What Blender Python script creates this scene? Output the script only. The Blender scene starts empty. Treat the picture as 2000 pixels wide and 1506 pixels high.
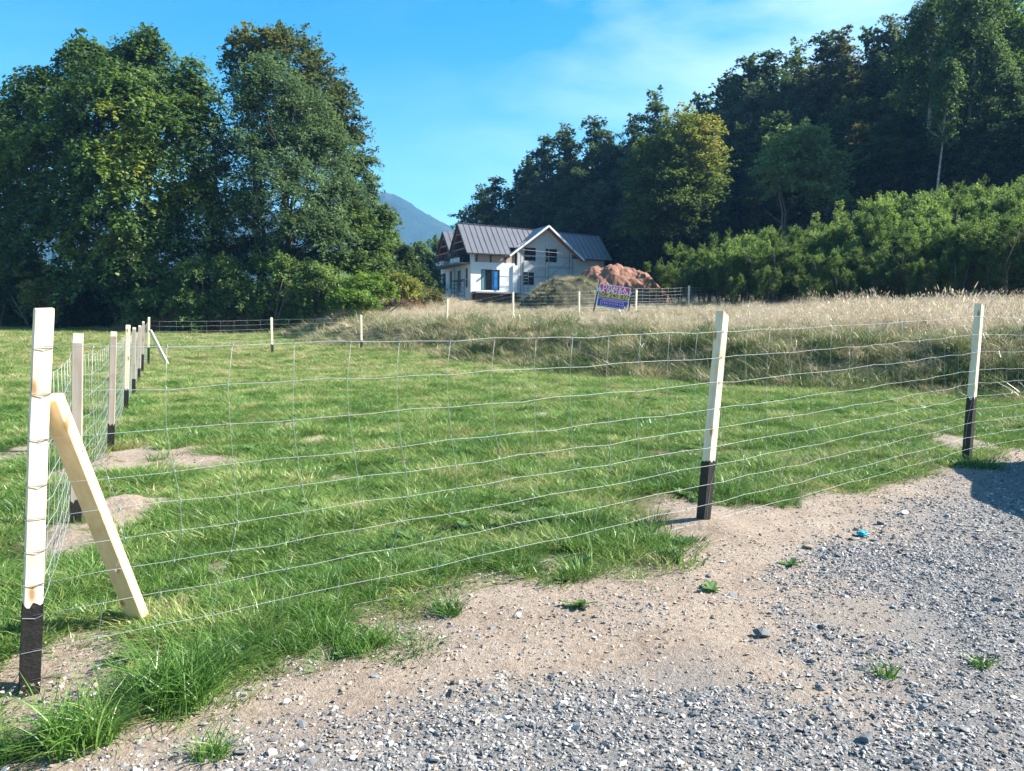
import bpy, bmesh, math, random
import numpy as np
from mathutils import Vector, Matrix, Euler

random.seed(7)
RS = np.random.RandomState(7)
SC = bpy.context.scene
COL = SC.collection
R = math.radians

# ------------------------------------------------------------------ camera
CAM_Z = 1.55
cam_d = bpy.data.cameras.new("camera")
cam_d.sensor_width = 36.0
cam_d.lens = 27.0
cam_d.clip_start = 0.05
cam_d.clip_end = 6000
cam = bpy.data.objects.new("camera", cam_d)
COL.objects.link(cam)
CAM_R = Matrix.Rotation(R(90 - 4.8), 3, 'X') @ Matrix.Rotation(R(0.8), 3, 'Z')
cam.matrix_world = Matrix.Translation((0, 0, CAM_Z)) @ CAM_R.to_4x4()
SC.camera = cam

# ------------------------------------------------------------------ world, sun, exposure
SUN_AZ, SUN_EL = 85.0, 38.0
w = bpy.data.worlds.new("World")
SC.world = w
w.use_nodes = True
nt = w.node_tree
for n in list(nt.nodes):
    nt.nodes.remove(n)
def N(nt, t, **kw):
    n = nt.nodes.new(t)
    for k, v in kw.items():
        if k.startswith('i_'):
            n.inputs[k[2:].replace('_', ' ')].default_value = v
        else:
            setattr(n, k, v)
    return n
out = N(nt, 'ShaderNodeOutputWorld')
bg = N(nt, 'ShaderNodeBackground')
bg.inputs['Strength'].default_value = 0.078
sky = N(nt, 'ShaderNodeTexSky', sky_type='NISHITA')
sky.sun_disc = False
sky.sun_elevation = R(SUN_EL)
sky.sun_rotation = R(SUN_AZ)
sky.altitude = 600
sky.air_density = 1.0
sky.dust_density = 0.4
sky.ozone_density = 1.6
tc = N(nt, 'ShaderNodeTexCoord')
mp = N(nt, 'ShaderNodeMapping')
mp.inputs['Scale'].default_value = (1.0, 1.3, 3.2)
mp.inputs['Rotation'].default_value = (0, R(-25), R(20)); mp.inputs['Location'].default_value = (.35, .2, 0)
n1 = N(nt, 'ShaderNodeTexNoise')
n1.inputs['Scale'].default_value = 1.7
n1.inputs['Detail'].default_value = 7
n1.inputs['Roughness'].default_value = 0.55
n1.inputs['Distortion'].default_value = 0.4
cr = N(nt, 'ShaderNodeMapRange')
cr.inputs['From Min'].default_value = 0.46
cr.inputs['From Max'].default_value = 0.78
cr.inputs['To Max'].default_value = 0.72
hs = N(nt, 'ShaderNodeHueSaturation')
hs.inputs['Saturation'].default_value = 1.5
hs.inputs['Hue'].default_value = 0.485
hs.inputs['Value'].default_value = 1.0
mx = N(nt, 'ShaderNodeMix', data_type='RGBA')
mx.inputs['B'].default_value = (7.0, 7.6, 8.2, 1)
L = nt.links.new
L(tc.outputs['Generated'], mp.inputs['Vector'])
L(mp.outputs['Vector'], n1.inputs['Vector'])
L(n1.outputs['Fac'], cr.inputs['Value'])
L(sky.outputs['Color'], hs.inputs['Color'])
L(hs.outputs['Color'], mx.inputs['A'])
sxyz = N(nt, 'ShaderNodeSeparateXYZ'); L(tc.outputs['Generated'], sxyz.inputs[0])
mrx = N(nt, 'ShaderNodeMapRange'); mrx.inputs['From Min'].default_value = -.15; mrx.inputs['From Max'].default_value = .35; mrx.inputs['To Min'].default_value = .12
L(sxyz.outputs['X'], mrx.inputs['Value'])
cm_ = N(nt, 'ShaderNodeMath', operation='MULTIPLY'); L(cr.outputs['Result'], cm_.inputs[0]); L(mrx.outputs['Result'], cm_.inputs[1])
L(cm_.outputs[0], mx.inputs['Factor'])
L(mx.outputs['Result'], bg.inputs['Color'])
L(bg.outputs['Background'], out.inputs['Surface'])

sd = bpy.data.lights.new("sun", 'SUN')
sd.energy = 5.0
sd.angle = R(0.5)
sd.color = (1.0, 0.94, 0.85)
so = bpy.data.objects.new("sun", sd)
COL.objects.link(so)
SUNV = Vector((math.sin(R(SUN_AZ)) * math.cos(R(SUN_EL)), math.cos(R(SUN_AZ)) * math.cos(R(SUN_EL)), math.sin(R(SUN_EL))))
so.rotation_euler = SUNV.to_track_quat('Z', 'Y').to_euler()
so.location = (20, 5, 40)

SC.view_settings.view_transform = 'Standard'
SC.view_settings.look = 'None'
SC.view_settings.gamma = 1
SC.view_settings.use_curve_mapping = False
SC.view_settings.exposure = 1.72
try:
    SC.cycles.use_denoising = True
    SC.cycles.max_bounces = 6
    SC.cycles.transparent_max_bounces = 6
    SC.cycles.volume_bounces = 0
    SC.cycles.caustics_reflective = False
    SC.cycles.caustics_refractive = False
except Exception:
    pass

# ------------------------------------------------------------------ helpers
def pix(px, py, Y):
    """the point at depth Y seen at photograph pixel (px, py)"""
    d = CAM_R @ Vector(((px - 1000) / 1500, -(py - 753) / 1500, -1))
    k = Y / d.y
    return Vector((d.x * k, Y, CAM_Z + d.z * k))

def gpix(px, py, z0=0.0):
    """the point on level z0 seen at photograph pixel"""
    d = CAM_R @ Vector(((px - 1000) / 1500, -(py - 753) / 1500, -1))
    k = (z0 - CAM_Z) / d.z
    return Vector((d.x * k, d.y * k, z0))

def hash2(i, j, s):
    n = (i.astype(np.int64) * 374761393 + j.astype(np.int64) * 668265263 + s * 974711) & 0x7fffffff
    n = ((n ^ (n >> 13)) * 1274126177) & 0x7fffffff
    n = n ^ (n >> 16)
    return (n & 0xffffff) / float(0xffffff)

def vnoise(x, y, s=0):
    x = np.asarray(x, float); y = np.asarray(y, float)
    i = np.floor(x); j = np.floor(y)
    fx = x - i; fy = y - j
    fx = fx * fx * (3 - 2 * fx); fy = fy * fy * (3 - 2 * fy)
    a = hash2(i, j, s); b = hash2(i + 1, j, s); c = hash2(i, j + 1, s); d = hash2(i + 1, j + 1, s)
    return (a * (1 - fx) + b * fx) * (1 - fy) + (c * (1 - fx) + d * fx) * fy

def fbm(x, y, s=0, o=4):
    r = 0; a = 0.5; f = 1.0; t = 0
    for k in range(o):
        r = r + a * vnoise(np.asarray(x) * f + 13.7 * k, np.asarray(y) * f - 7.1 * k, s + k); t += a
        a *= 0.5; f *= 2.03
    return r / t

def sstep(a, b, x):
    t = np.clip((np.asarray(x, float) - a) / (b - a), 0, 1)
    return t * t * (3 - 2 * t)

def poly_dist(x, y, pts):
    """signed distance to an open polyline, positive on the right of its run"""
    best = np.full(np.shape(x), 1e9); sg = np.ones(np.shape(x))
    for (ax, ay), (bx, by) in zip(pts[:-1], pts[1:]):
        dx, dy = bx - ax, by - ay
        t = np.clip(((x - ax) * dx + (y - ay) * dy) / (dx * dx + dy * dy), 0, 1)
        ex = x - (ax + t * dx); ey = y - (ay + t * dy)
        d = np.hypot(ex, ey)
        s = np.where(dx * (y - ay) - dy * (x - ax) > 0, -1.0, 1.0)
        m = d < best - 1e-9
        best = np.where(m, d, best); sg = np.where(m, s, sg)
    return best * sg

def in_poly(x, y, pts):
    c = np.zeros(np.shape(x), bool)
    n = len(pts)
    for k in range(n):
        x1, y1 = pts[k]; x2, y2 = pts[(k + 1) % n]
        if y1 == y2: continue
        m = ((y1 > y) != (y2 > y)) & (x < (x2 - x1) * (y - y1) / (y2 - y1) + x1)
        c ^= m
    return c

# -- land form
BANK = [(20, 3.5), (14.5, 10.2), (11.5, 12.6), (9.0, 14.8), (7.7, 16.4), (5, 18.7), (2.8, 21.5), (0, 26), (-3.2, 31.5), (-6.2, 34.5), (-10, 39), (-14, 49), (-20, 62), (-34, 95), (-60, 140)]
def bank_d(x, y):
    return poly_dist(x, y, BANK) + (fbm(np.asarray(x) * .35, np.asarray(y) * .35, 5, 3) - .5) * 1.6
def hill_d(x, y):
    return .939 * x + .344 * (y - 110)

def terrain(x, y):
    x = np.asarray(x, float); y = np.asarray(y, float)
    z = .02 * np.clip(x, -12, 10) * sstep(0, 6, np.abs(x) + 3)
    z = z + .04 * np.clip(y - 25, 0, 8) + .022 * np.clip(y - 33, 0, 60)
    d = bank_d(x, y)
    z = z + .95 * sstep(-.3, 2.6, d) + .30 * sstep(2, 7, d) + .036 * np.clip(d - 6, 0, 50)
    h = hill_d(x, y)
    hh = np.clip(h, 0, 90)
    z = z + .36 * hh * sstep(0, 14, hh)
    z = z + 1.3 * np.exp(-((x + 9.5) ** 2 / 30 + (y - 58) ** 2 / 60))
    z = z + (fbm(x * .25, y * .25, 11, 3) - .5) * .10 * sstep(6, 16, y)
    z = z + (fbm(x * 1.3, y * 1.3, 21, 3) - .5) * .05
    z = z + (fbm(x * 2.2, y * 1.2, 31, 3) - .5) * .55 * sstep(.0, 1.5, d) * (1 - sstep(14, 24, d))
    return z

def tz(x, y):
    return float(terrain(np.array([x]), np.array([y]))[0])

# -- surface masks
def G2(px, py, z0=0.0):
    p = gpix(px, py, z0); return (p.x, p.y)
GRASS_EDGE = [G2(*p) for p in [(-900, 1500), (-300, 1440), (0, 1430), (230, 1425), (330, 1395), (470, 1330), (620, 1290), (770, 1250), (700, 1205), (760, 1165), (880, 1140), (1010, 1122), (1150, 1098), (1330, 1108), (1390, 1078), (1250, 1045), (1290, 985), (1450, 985), (1560, 990), (1700, 955), (1850, 935), (1990, 895), (2300, 835), (2800, 770)]]
GRASS_POLY = GRASS_EDGE + [(120, 40), (400, 1500), (-1500, 1500), (-1500, 2)]
GRAVEL_EDGE = [G2(*p) for p in [(-300, 1700), (150, 1600), (330, 1480), (480, 1400), (650, 1395), (850, 1350), (1000, 1325), (1180, 1350), (1330, 1365), (1500, 1340), (1640, 1290), (1600, 1240), (1560, 1170), (1560, 1120), (1640, 1085), (1760, 1020), (1830, 965), (1900, 935), (2100, 905), (2500, 850)]]
GRAVEL_POLY = GRAVEL_EDGE + [(60, 3), (60, -50), (-12, -50), (-6, 0)]
def patch(px, py, rx, ry):
    p = gpix(px, py)
    dd = p.y
    return (p.x, p.y, 1.15 * rx * dd / 1500, 1.7 * ry * dd * dd / (1500 * 1.55))
PATCHES = [patch(*a) for a in [(10, 875, 60, 22), (280, 872, 110, 13), (430, 890, 55, 8), (120, 1040, 70, 22), (225, 1010, 55, 30), (350, 895, 60, 6), (560, 828, 34, 7), (620, 850, 30, 6), (1060, 812, 20, 7), (660, 929, 22, 5), (200, 900, 60, 14),
                               (90, 1350, 120, 55), (170, 1265, 90, 25), (40, 1290, 60, 60), (0, 970, 25, 8), (0, 1390, 60, 25), (1390, 1035, 130, 22), (1000, 1010, 30, 6), (1880, 880, 60, 14), (1700, 880, 60, 5), (850, 1085, 40, 6), (370, 1062, 25, 5), (600, 1100, 20, 5), (620, 1265, 60, 18), (1210, 1040, 30, 8)]]
rsP = np.random.RandomState(90)
for _ in range(46):
    yy_ = 3.6 + 18 * rsP.rand() ** 1.5; xx_ = rsP.uniform(-.62, .62) * yy_
    PATCHES.append((xx_, yy_, rsP.uniform(.05, .22), rsP.uniform(.05, .2)))
DRY = [patch(*a) for a in [(980, 945, 90, 16), (1330, 1000, 120, 25), (1280, 890, 100, 12), (430, 1090, 90, 30), (1560, 900, 160, 14), (700, 1040, 90, 16), (250, 1270, 120, 40)]]
def masks(x, y):
    x = np.asarray(x, float); y = np.asarray(y, float)
    jx = (fbm(x * 2.2, y * 2.2, 41, 4) - .5) * .55
    jy = (fbm(x * 2.2, y * 2.2, 51, 4) - .5) * .55
    g = np.zeros(x.shape)
    for k_ in range(5):
        g += in_poly(x + jx + .17 * math.cos(k_ * 1.256), y + jy + .17 * math.sin(k_ * 1.256), GRASS_POLY)
    g = g / 5
    PN = (fbm(x * 4, y * 4, 61, 5) - .5) * 4.0
    for (cx, cy, rx, ry) in PATCHES:
        q = ((x - cx) / rx) ** 2 + ((y - cy) / ry) ** 2 + PN
        g = g * sstep(.75, 1.1, q)
    jx = -.12 + (fbm(x * 1.4, y * 1.4, 71, 5) - .5) * 1.1 + (vnoise(x * 14, y * 14, 72) - .5) * .22
    jy = (fbm(x * 1.4, y * 1.4, 81, 5) - .5) * 1.3 + (vnoise(x * 14, y * 14, 82) - .5) * .22
    v = np.zeros(x.shape)
    for k_ in range(6):
        v += in_poly(x + jx + .30 * math.cos(k_ * 1.05), y + jy + .24 * math.sin(k_ * 1.05), GRAVEL_POLY)
    v = v / 6
    dry = np.zeros(x.shape)
    for (cx, cy, rx, ry) in DRY:
        q = ((x - cx) / rx) ** 2 + ((y - cy) / ry) ** 2 + (fbm(x * 3, y * 3, 91, 3) - .5) * 2
        dry = np.maximum(dry, 1 - sstep(.3, 1.1, q))
    return g, v * (1 - g), dry

# ------------------------------------------------------------------ materials
MATS = {}
def newmat(name):
    m = bpy.data.materials.new(name); m.use_nodes = True
    nt = m.node_tree
    for n in list(nt.nodes): nt.nodes.remove(n)
    o = N(nt, 'ShaderNodeOutputMaterial')
    return m, nt, o

def ramp(nt, stops):
    r = N(nt, 'ShaderNodeValToRGB')
    cr = r.color_ramp
    while len(cr.elements) > len(stops): cr.elements.remove(cr.elements[-1])
    while len(cr.elements) < len(stops): cr.elements.new(.5)
    for e, (p, c) in zip(cr.elements, stops):
        e.position = p; e.color = (*c, 1)
    return r

def simple(name, col, rough=.7, metal=0.0, noise=.0, nscale=8.0, bump=0.0, col2=None, stretch=None, spec=.5, detail=5):
    if name in MATS: return MATS[name]
    m, nt, o = newmat(name)
    p = N(nt, 'ShaderNodeBsdfPrincipled')
    p.inputs['Roughness'].default_value = rough
    p.inputs['Metallic'].default_value = metal
    p.inputs['Specular IOR Level'].default_value = spec
    nt.links.new(p.outputs[0], o.inputs['Surface'])
    p.inputs['Base Color'].default_value = (*col, 1)
    if noise > 0 or col2 or bump:
        g = N(nt, 'ShaderNodeTexCoord'); mp = N(nt, 'ShaderNodeMapping')
        if stretch: mp.inputs['Scale'].default_value = stretch
        nt.links.new(g.outputs['Object'], mp.inputs['Vector'])
        t = N(nt, 'ShaderNodeTexNoise'); t.inputs['Scale'].default_value = nscale; t.inputs['Detail'].default_value = detail
        t.inputs['Roughness'].default_value = .65
        nt.links.new(mp.outputs[0], t.inputs['Vector'])
        if col2 is None:
            col2 = tuple(c * (1 - noise) for c in col)
        r = ramp(nt, [(.33, col2), (.67, col)])
        nt.links.new(t.outputs['Fac'], r.inputs[0])
        nt.links.new(r.outputs[0], p.inputs['Base Color'])
        if bump:
            b = N(nt, 'ShaderNodeBump'); b.inputs['Strength'].default_value = bump; b.inputs['Distance'].default_value = .02
            nt.links.new(t.outputs['Fac'], b.inputs['Height']); nt.links.new(b.outputs[0], p.inputs['Normal'])
    MATS[name] = m
    return m

def leafmat(name, stops, trans=.35, gloss=.06):
    """leaf: colour from the per-leaf 'tint' attribute through a ramp"""
    if name in MATS: return MATS[name]
    m, nt, o = newmat(name)
    a = N(nt, 'ShaderNodeAttribute'); a.attribute_name = 'tint'
    oi = N(nt, 'ShaderNodeObjectInfo')
    ad = N(nt, 'ShaderNodeMath', operation='MULTIPLY_ADD'); ad.inputs[1].default_value = .22; 
    nt.links.new(oi.outputs['Random'], ad.inputs[0])
    sb = N(nt, 'ShaderNodeMath', operation='SUBTRACT'); sb.inputs[1].default_value = .11
    nt.links.new(a.outputs['Fac'], ad.inputs[2]); nt.links.new(ad.outputs[0], sb.inputs[0])
    r = ramp(nt, stops); nt.links.new(sb.outputs[0], r.inputs[0])
    d = N(nt, 'ShaderNodeBsdfDiffuse'); t = N(nt, 'ShaderNodeBsdfTranslucent'); g = N(nt, 'ShaderNodeBsdfGlossy')
    g.inputs['Roughness'].default_value = .6; g.inputs['Color'].default_value = (.8, .85, .9, 1)
    hs = N(nt, 'ShaderNodeHueSaturation'); hs.inputs['Hue'].default_value = .475; hs.inputs['Value'].default_value = 1.25; hs.inputs['Saturation'].default_value = 1.05
    nt.links.new(r.outputs[0], hs.inputs['Color'])
    nt.links.new(r.outputs[0], d.inputs[0]); nt.links.new(hs.outputs[0], t.inputs[0])
    m1 = N(nt, 'ShaderNodeMixShader'); m1.inputs[0].default_value = trans
    m2 = N(nt, 'ShaderNodeMixShader'); m2.inputs[0].default_value = gloss
    nt.links.new(d.outputs[0], m1.inputs[1]); nt.links.new(t.outputs[0], m1.inputs[2])
    nt.links.new(m1.outputs[0], m2.inputs[1]); nt.links.new(g.outputs[0], m2.inputs[2])
    nt.links.new(m2.outputs[0], o.inputs['Surface'])
    MATS[name] = m
    return m

def blademat(name, stops, wscale=.35, far=None, trans=.3, rnd=.5, gloss=.05):
    """grass blade: colour by clump (random) and by where it grows (world noise); far=(y0,y1,shift)"""
    m, nt, o = newmat(name)
    oi = N(nt, 'ShaderNodeObjectInfo')
    ge = N(nt, 'ShaderNodeNewGeometry')
    t = N(nt, 'ShaderNodeTexNoise'); t.inputs['Scale'].default_value = wscale; t.inputs['Detail'].default_value = 5; t.inputs['Roughness'].default_value = .6
    nt.links.new(ge.outputs['Position'], t.inputs['Vector'])
    at = N(nt, 'ShaderNodeAttribute'); at.attribute_name = 'tint'
    s1 = N(nt, 'ShaderNodeMath', operation='MULTIPLY'); s1.inputs[1].default_value = rnd * .5
    nt.links.new(oi.outputs['Random'], s1.inputs[0])
    s2 = N(nt, 'ShaderNodeMath', operation='MULTIPLY_ADD'); s2.inputs[1].default_value = rnd * .5
    nt.links.new(at.outputs['Fac'], s2.inputs[0]); nt.links.new(s1.outputs[0], s2.inputs[2])
    s3 = N(nt, 'ShaderNodeMath', operation='MULTIPLY_ADD'); s3.inputs[1].default_value = 1.6
    nt.links.new(t.outputs['Fac'], s3.inputs[0]); nt.links.new(s2.outputs[0], s3.inputs[2])
    s4 = N(nt, 'ShaderNodeMath', operation='SUBTRACT'); s4.inputs[1].default_value = .8 + rnd * .5 - .5
    nt.links.new(s3.outputs[0], s4.inputs[0])
    last = s4.outputs[0]
    if far:
        sx = N(nt, 'ShaderNodeSeparateXYZ'); nt.links.new(ge.outputs['Position'], sx.inputs[0])
        mr = N(nt, 'ShaderNodeMapRange'); mr.inputs['From Min'].default_value = far[0]; mr.inputs['From Max'].default_value = far[1]; mr.inputs['To Max'].default_value = far[2]
        nt.links.new(sx.outputs['Y'], mr.inputs['Value'])
        s5 = N(nt, 'ShaderNodeMath', operation='ADD'); nt.links.new(last, s5.inputs[0]); nt.links.new(mr.outputs[0], s5.inputs[1])
        last = s5.outputs[0]
    r = ramp(nt, stops); nt.links.new(last, r.inputs[0])
    d = N(nt, 'ShaderNodeBsdfDiffuse'); tr = N(nt, 'ShaderNodeBsdfTranslucent'); g = N(nt, 'ShaderNodeBsdfGlossy'); g.inputs['Roughness'].default_value = .4
    nt.links.new(r.outputs[0], d.inputs[0]); nt.links.new(r.outputs[0], tr.inputs[0])
    m1 = N(nt, 'ShaderNodeMixShader'); m1.inputs[0].default_value = trans
    m2 = N(nt, 'ShaderNodeMixShader'); m2.inputs[0].default_value = gloss
    nt.links.new(d.outputs[0], m1.inputs[1]); nt.links.new(tr.outputs[0], m1.inputs[2])
    nt.links.new(m1.outputs[0], m2.inputs[1]); nt.links.new(g.outputs[0], m2.inputs[2])
    nt.links.new(m2.outputs[0], o.inputs['Surface'])
    return m

# ------------------------------------------------------------------ mesh helpers
def mesh_np(name, verts, faces, mat=None, smooth=False, attrs=None):
    """verts (n,3), faces (m,k) all of one size; attrs {name: per-vertex values}"""
    verts = np.asarray(verts, np.float32); faces = np.asarray(faces, np.int32)
    me = bpy.data.meshes.new(name)
    k = faces.shape[1]
    me.vertices.add(len(verts)); me.vertices.foreach_set('co', verts.ravel())
    me.loops.add(faces.size); me.loops.foreach_set('vertex_index', faces.ravel())
    me.polygons.add(len(faces))
    me.polygons.foreach_set('loop_start', np.arange(0, faces.size, k, dtype=np.int32))
    me.polygons.foreach_set('loop_total', np.full(len(faces), k, np.int32))
    if smooth: me.polygons.foreach_set('use_smooth', np.ones(len(faces), bool))
    if attrs:
        for an, av in attrs.items():
            a = me.attributes.new(an, 'FLOAT', 'POINT'); a.data.foreach_set('value', np.asarray(av, np.float32))
    me.update(calc_edges=True)
    if mat: me.materials.append(mat)
    return me

def link(name, me, parent=None, loc=None, mat=None):
    o = bpy.data.objects.new(name, me); COL.objects.link(o)
    if parent is not None: o.parent = parent
    if loc is not None: o.location = loc
    if mat is not None and me is not None and not me.materials: me.materials.append(mat)
    return o

def thing(name, label, cat, loc=(0, 0, 0), rotz=0, group=None):
    o = bpy.data.objects.new(name, None); COL.objects.link(o)
    o.empty_display_size = .2
    o.location = loc; o.rotation_euler = (0, 0, rotz)
    o['label'] = label; o['category'] = cat
    if group: o['group'] = group
    return o
def tag(o, label=None, cat=None, group=None, kind=None):
    if label: o['label'] = label
    if cat: o['category'] = cat
    if group: o['group'] = group
    if kind: o['kind'] = kind
    return o

class MB:
    def __init__(s): s.v = []; s.f = []
    def quadbox(s, c):
        """8 corners: 0-3 bottom ccw, 4-7 top"""
        n = len(s.v); s.v += [tuple(p) for p in c]
        s.f += [(n, n+3, n+2, n+1), (n+4, n+5, n+6, n+7), (n, n+1, n+5, n+4), (n+1, n+2, n+6, n+5), (n+2, n+3, n+7, n+6), (n+3, n, n+4, n+7)]
    def box(s, a, b):
        x0, y0, z0 = a; x1, y1, z1 = b
        s.quadbox([(x0,y0,z0),(x1,y0,z0),(x1,y1,z0),(x0,y1,z0),(x0,y0,z1),(x1,y0,z1),(x1,y1,z1),(x0,y1,z1)])
    def bar(s, p, q, w, h=None, up=(0, 0, 1)):
        p = Vector(p); q = Vector(q); h = h or w
        d = (q - p).normalized(); u = Vector(up)
        if abs(d.dot(u)) > .98: u = Vector((1, 0, 0))
        a = d.cross(u).normalized(); b = a.cross(d).normalized()
        a *= w / 2; b *= h / 2
        s.quadbox([p-a-b, p+a-b, p+a+b, p-a+b, q-a-b, q+a-b, q+a+b, q-a+b])
    def tube(s, pts, r, n=5, cap=True):
        rs = r if hasattr(r, '__len__') else [r] * len(pts)
        pts = [Vector(p) for p in pts]; base = len(s.v)
        ref = Vector((0, 0, 1))
        for i, p in enumerate(pts):
            d = (pts[min(i+1, len(pts)-1)] - pts[max(i-1, 0)]).normalized()
            u = ref if abs(d.dot(ref)) < .95 else Vector((1, 0, 0))
            a = d.cross(u).normalized(); b = d.cross(a)
            for k in range(n):
                t = 2 * math.pi * k / n
                s.v.append(tuple(p + (a * math.cos(t) + b * math.sin(t)) * rs[i]))
        for i in range(len(pts) - 1):
            for k in range(n):
                k2 = (k + 1) % n
                s.f.append((base+i*n+k, base+i*n+k2, base+(i+1)*n+k2, base+(i+1)*n+k))
        if cap:
            s.f.append(tuple(base + k for k in range(n))); s.f.append(tuple(base + (len(pts)-1)*n + n-1-k for k in range(n)))
    def poly(s, pts, thick=None, d=(0, 0, 1)):
        n = len(s.v); k = len(pts); s.v += [tuple(p) for p in pts]
        s.f.append(tuple(range(n, n + k)))
        if thick:
            dv = Vector(d) * thick
            s.v += [tuple(Vector(p) + dv) for p in pts]
            s.f.append(tuple(reversed(range(n + k, n + 2*k))))
            for i in range(k):
                j = (i + 1) % k
                s.f.append((n+i, n+k+i, n+k+j, n+j))
    def mesh(s, name, mat=None, smooth=False):
        me = bpy.data.meshes.new(name); me.from_pydata(s.v, [], s.f)
        bm = bmesh.new(); bm.from_mesh(me); bmesh.ops.recalc_face_normals(bm, faces=bm.faces); bm.to_mesh(me); bm.free()
        if smooth: me.polygons.foreach_set('use_smooth', np.ones(len(me.polygons), bool))
        me.update()
        if mat: me.materials.append(mat)
        return me
    def build(s, name, mat, parent=None, loc=None, smooth=False):
        return link(name, s.mesh(name, mat, smooth), parent, loc)

# ------------------------------------------------------------------ ground
def axis(lo_fine, hi_fine, step, lo, hi, g=1.05):
    a = list(np.arange(lo_fine, hi_fine + 1e-6, step))
    s = step; v = a[-1]; up = []
    while v < hi: s *= g; v += s; up.append(v)
    s = step; v = a[0]; dn = []
    while v > lo: s *= g; v -= s; dn.append(v)
    return np.array(dn[::-1] + a + up)
gx = axis(-4.0, 6.0, .055, -1500, 1500)
gy = axis(2.2, 8.5, .055, -60, 1900)
X, Yg = np.meshgrid(gx, gy)
x = X.ravel(); y = Yg.ravel()
z = terrain(x, y)
gm, vm, dm = masks(x, y)
near = 1 - sstep(10, 18, np.hypot(x, y))
z = z + near * (1 - gm) * (fbm(x * 7, y * 7, 3, 3) - .5) * .035
# small heaps of dug earth at the posts, and the worn hollow beside the corner post
for (px, py, r, h) in [(1372, 1030, .28, .04), (50, 1350, .30, -.07), (1888, 885, .3, .05), (235, 985, .35, .12), (120, 1040, .4, .06), (216, 893, .4, .06)]:
    p = gpix(px, py)
    z = z + h * np.exp(-((x - p.x) ** 2 + (y - p.y) ** 2) / r ** 2) * (.6 + .8 * fbm(x * 9, y * 9, 8, 3))
nx, ny = len(gx), len(gy)
ii = (np.arange(ny - 1)[:, None] * nx + np.arange(nx - 1)[None, :]).ravel()
faces = np.stack([ii, ii + 1, ii + nx + 1, ii + nx], 1)
hd = hill_d(x, y)
bd = bank_d(x, y)
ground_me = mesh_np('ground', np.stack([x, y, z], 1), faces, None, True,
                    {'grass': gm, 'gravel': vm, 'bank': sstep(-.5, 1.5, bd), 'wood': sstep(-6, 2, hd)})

def ground_mat():
    m, nt, o = newmat('ground_soil')
    L = nt.links.new
    p = N(nt, 'ShaderNodeBsdfPrincipled'); p.inputs['Roughness'].default_value = .95; p.inputs['Specular IOR Level'].default_value = .15
    ge = N(nt, 'ShaderNodeNewGeometry')
    def noise(sc, det=6, ro=.6):
        t = N(nt, 'ShaderNodeTexNoise'); t.inputs['Scale'].default_value = sc; t.inputs['Detail'].default_value = det; t.inputs['Roughness'].default_value = ro
        L(ge.outputs['Position'], t.inputs['Vector']); return t
    def attr(a):
        t = N(nt, 'ShaderNodeAttribute'); t.attribute_name = a; return t.outputs['Fac']
    def mix(f, a, b):
        q = N(nt, 'ShaderNodeMix', data_type='RGBA'); L(f, q.inputs['Factor'])
        L(a, q.inputs['A']); L(b, q.inputs['B']); return q.outputs['Result']
    n0 = noise(1.1); n2 = noise(28, 8, .7); n3 = noise(90, 4, .7)
    dirt1 = ramp(nt, [(.30, (.25, .18, .135)), (.5, (.37, .29, .225)), (.72, (.50, .42, .345))]); L(n0.outputs['Fac'], dirt1.inputs[0])
    dirt2 = ramp(nt, [(.36, (.19, .14, .10)), (.5, (.35, .285, .22)), (.64, (.48, .415, .34))]); L(n2.outputs['Fac'], dirt2.inputs[0])
    dq = N(nt, 'ShaderNodeMix', data_type='RGBA'); dq.inputs['Factor'].default_value = .5; L(dirt1.outputs[0], dq.inputs['A']); L(dirt2.outputs[0], dq.inputs['B'])
    grav = ramp(nt, [(.35, (.11, .105, .10)), (.5, (.25, .235, .22)), (.66, (.38, .355, .33))]); L(n3.outputs['Fac'], grav.inputs[0])
    soil = ramp(nt, [(.3, (.06, .07, .028)), (.5, (.12, .115, .05)), (.7, (.24, .20, .11))]); L(n2.outputs['Fac'], soil.inputs[0])
    bnk = ramp(nt, [(.3, (.08, .075, .035)), (.55, (.20, .17, .09)), (.75, (.36, .29, .19))]); L(n2.outputs['Fac'], bnk.inputs[0])
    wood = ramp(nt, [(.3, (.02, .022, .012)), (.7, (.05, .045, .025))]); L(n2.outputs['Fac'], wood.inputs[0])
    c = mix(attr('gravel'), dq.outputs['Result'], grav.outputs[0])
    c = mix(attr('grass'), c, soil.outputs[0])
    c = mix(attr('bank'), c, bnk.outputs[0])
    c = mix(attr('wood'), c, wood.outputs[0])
    L(c, p.inputs['Base Color'])
    b = N(nt, 'ShaderNodeBump'); b.inputs['Strength'].default_value = 1.0; b.inputs['Distance'].default_value = .035
    ad = N(nt, 'ShaderNodeMath', operation='ADD'); L(n2.outputs['Fac'], ad.inputs[0]); 
    mu = N(nt, 'ShaderNodeMath', operation='MULTIPLY'); mu.inputs[1].default_value = .45; L(n3.outputs['Fac'], mu.inputs[0]); L(mu.outputs[0], ad.inputs[1])
    L(ad.outputs[0], b.inputs['Height']); L(b.outputs[0], p.inputs['Normal'])
    L(p.outputs[0], o.inputs['Surface'])
    return m
ground = link('ground', ground_me, mat=ground_mat()); tag(ground, kind='structure')

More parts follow.
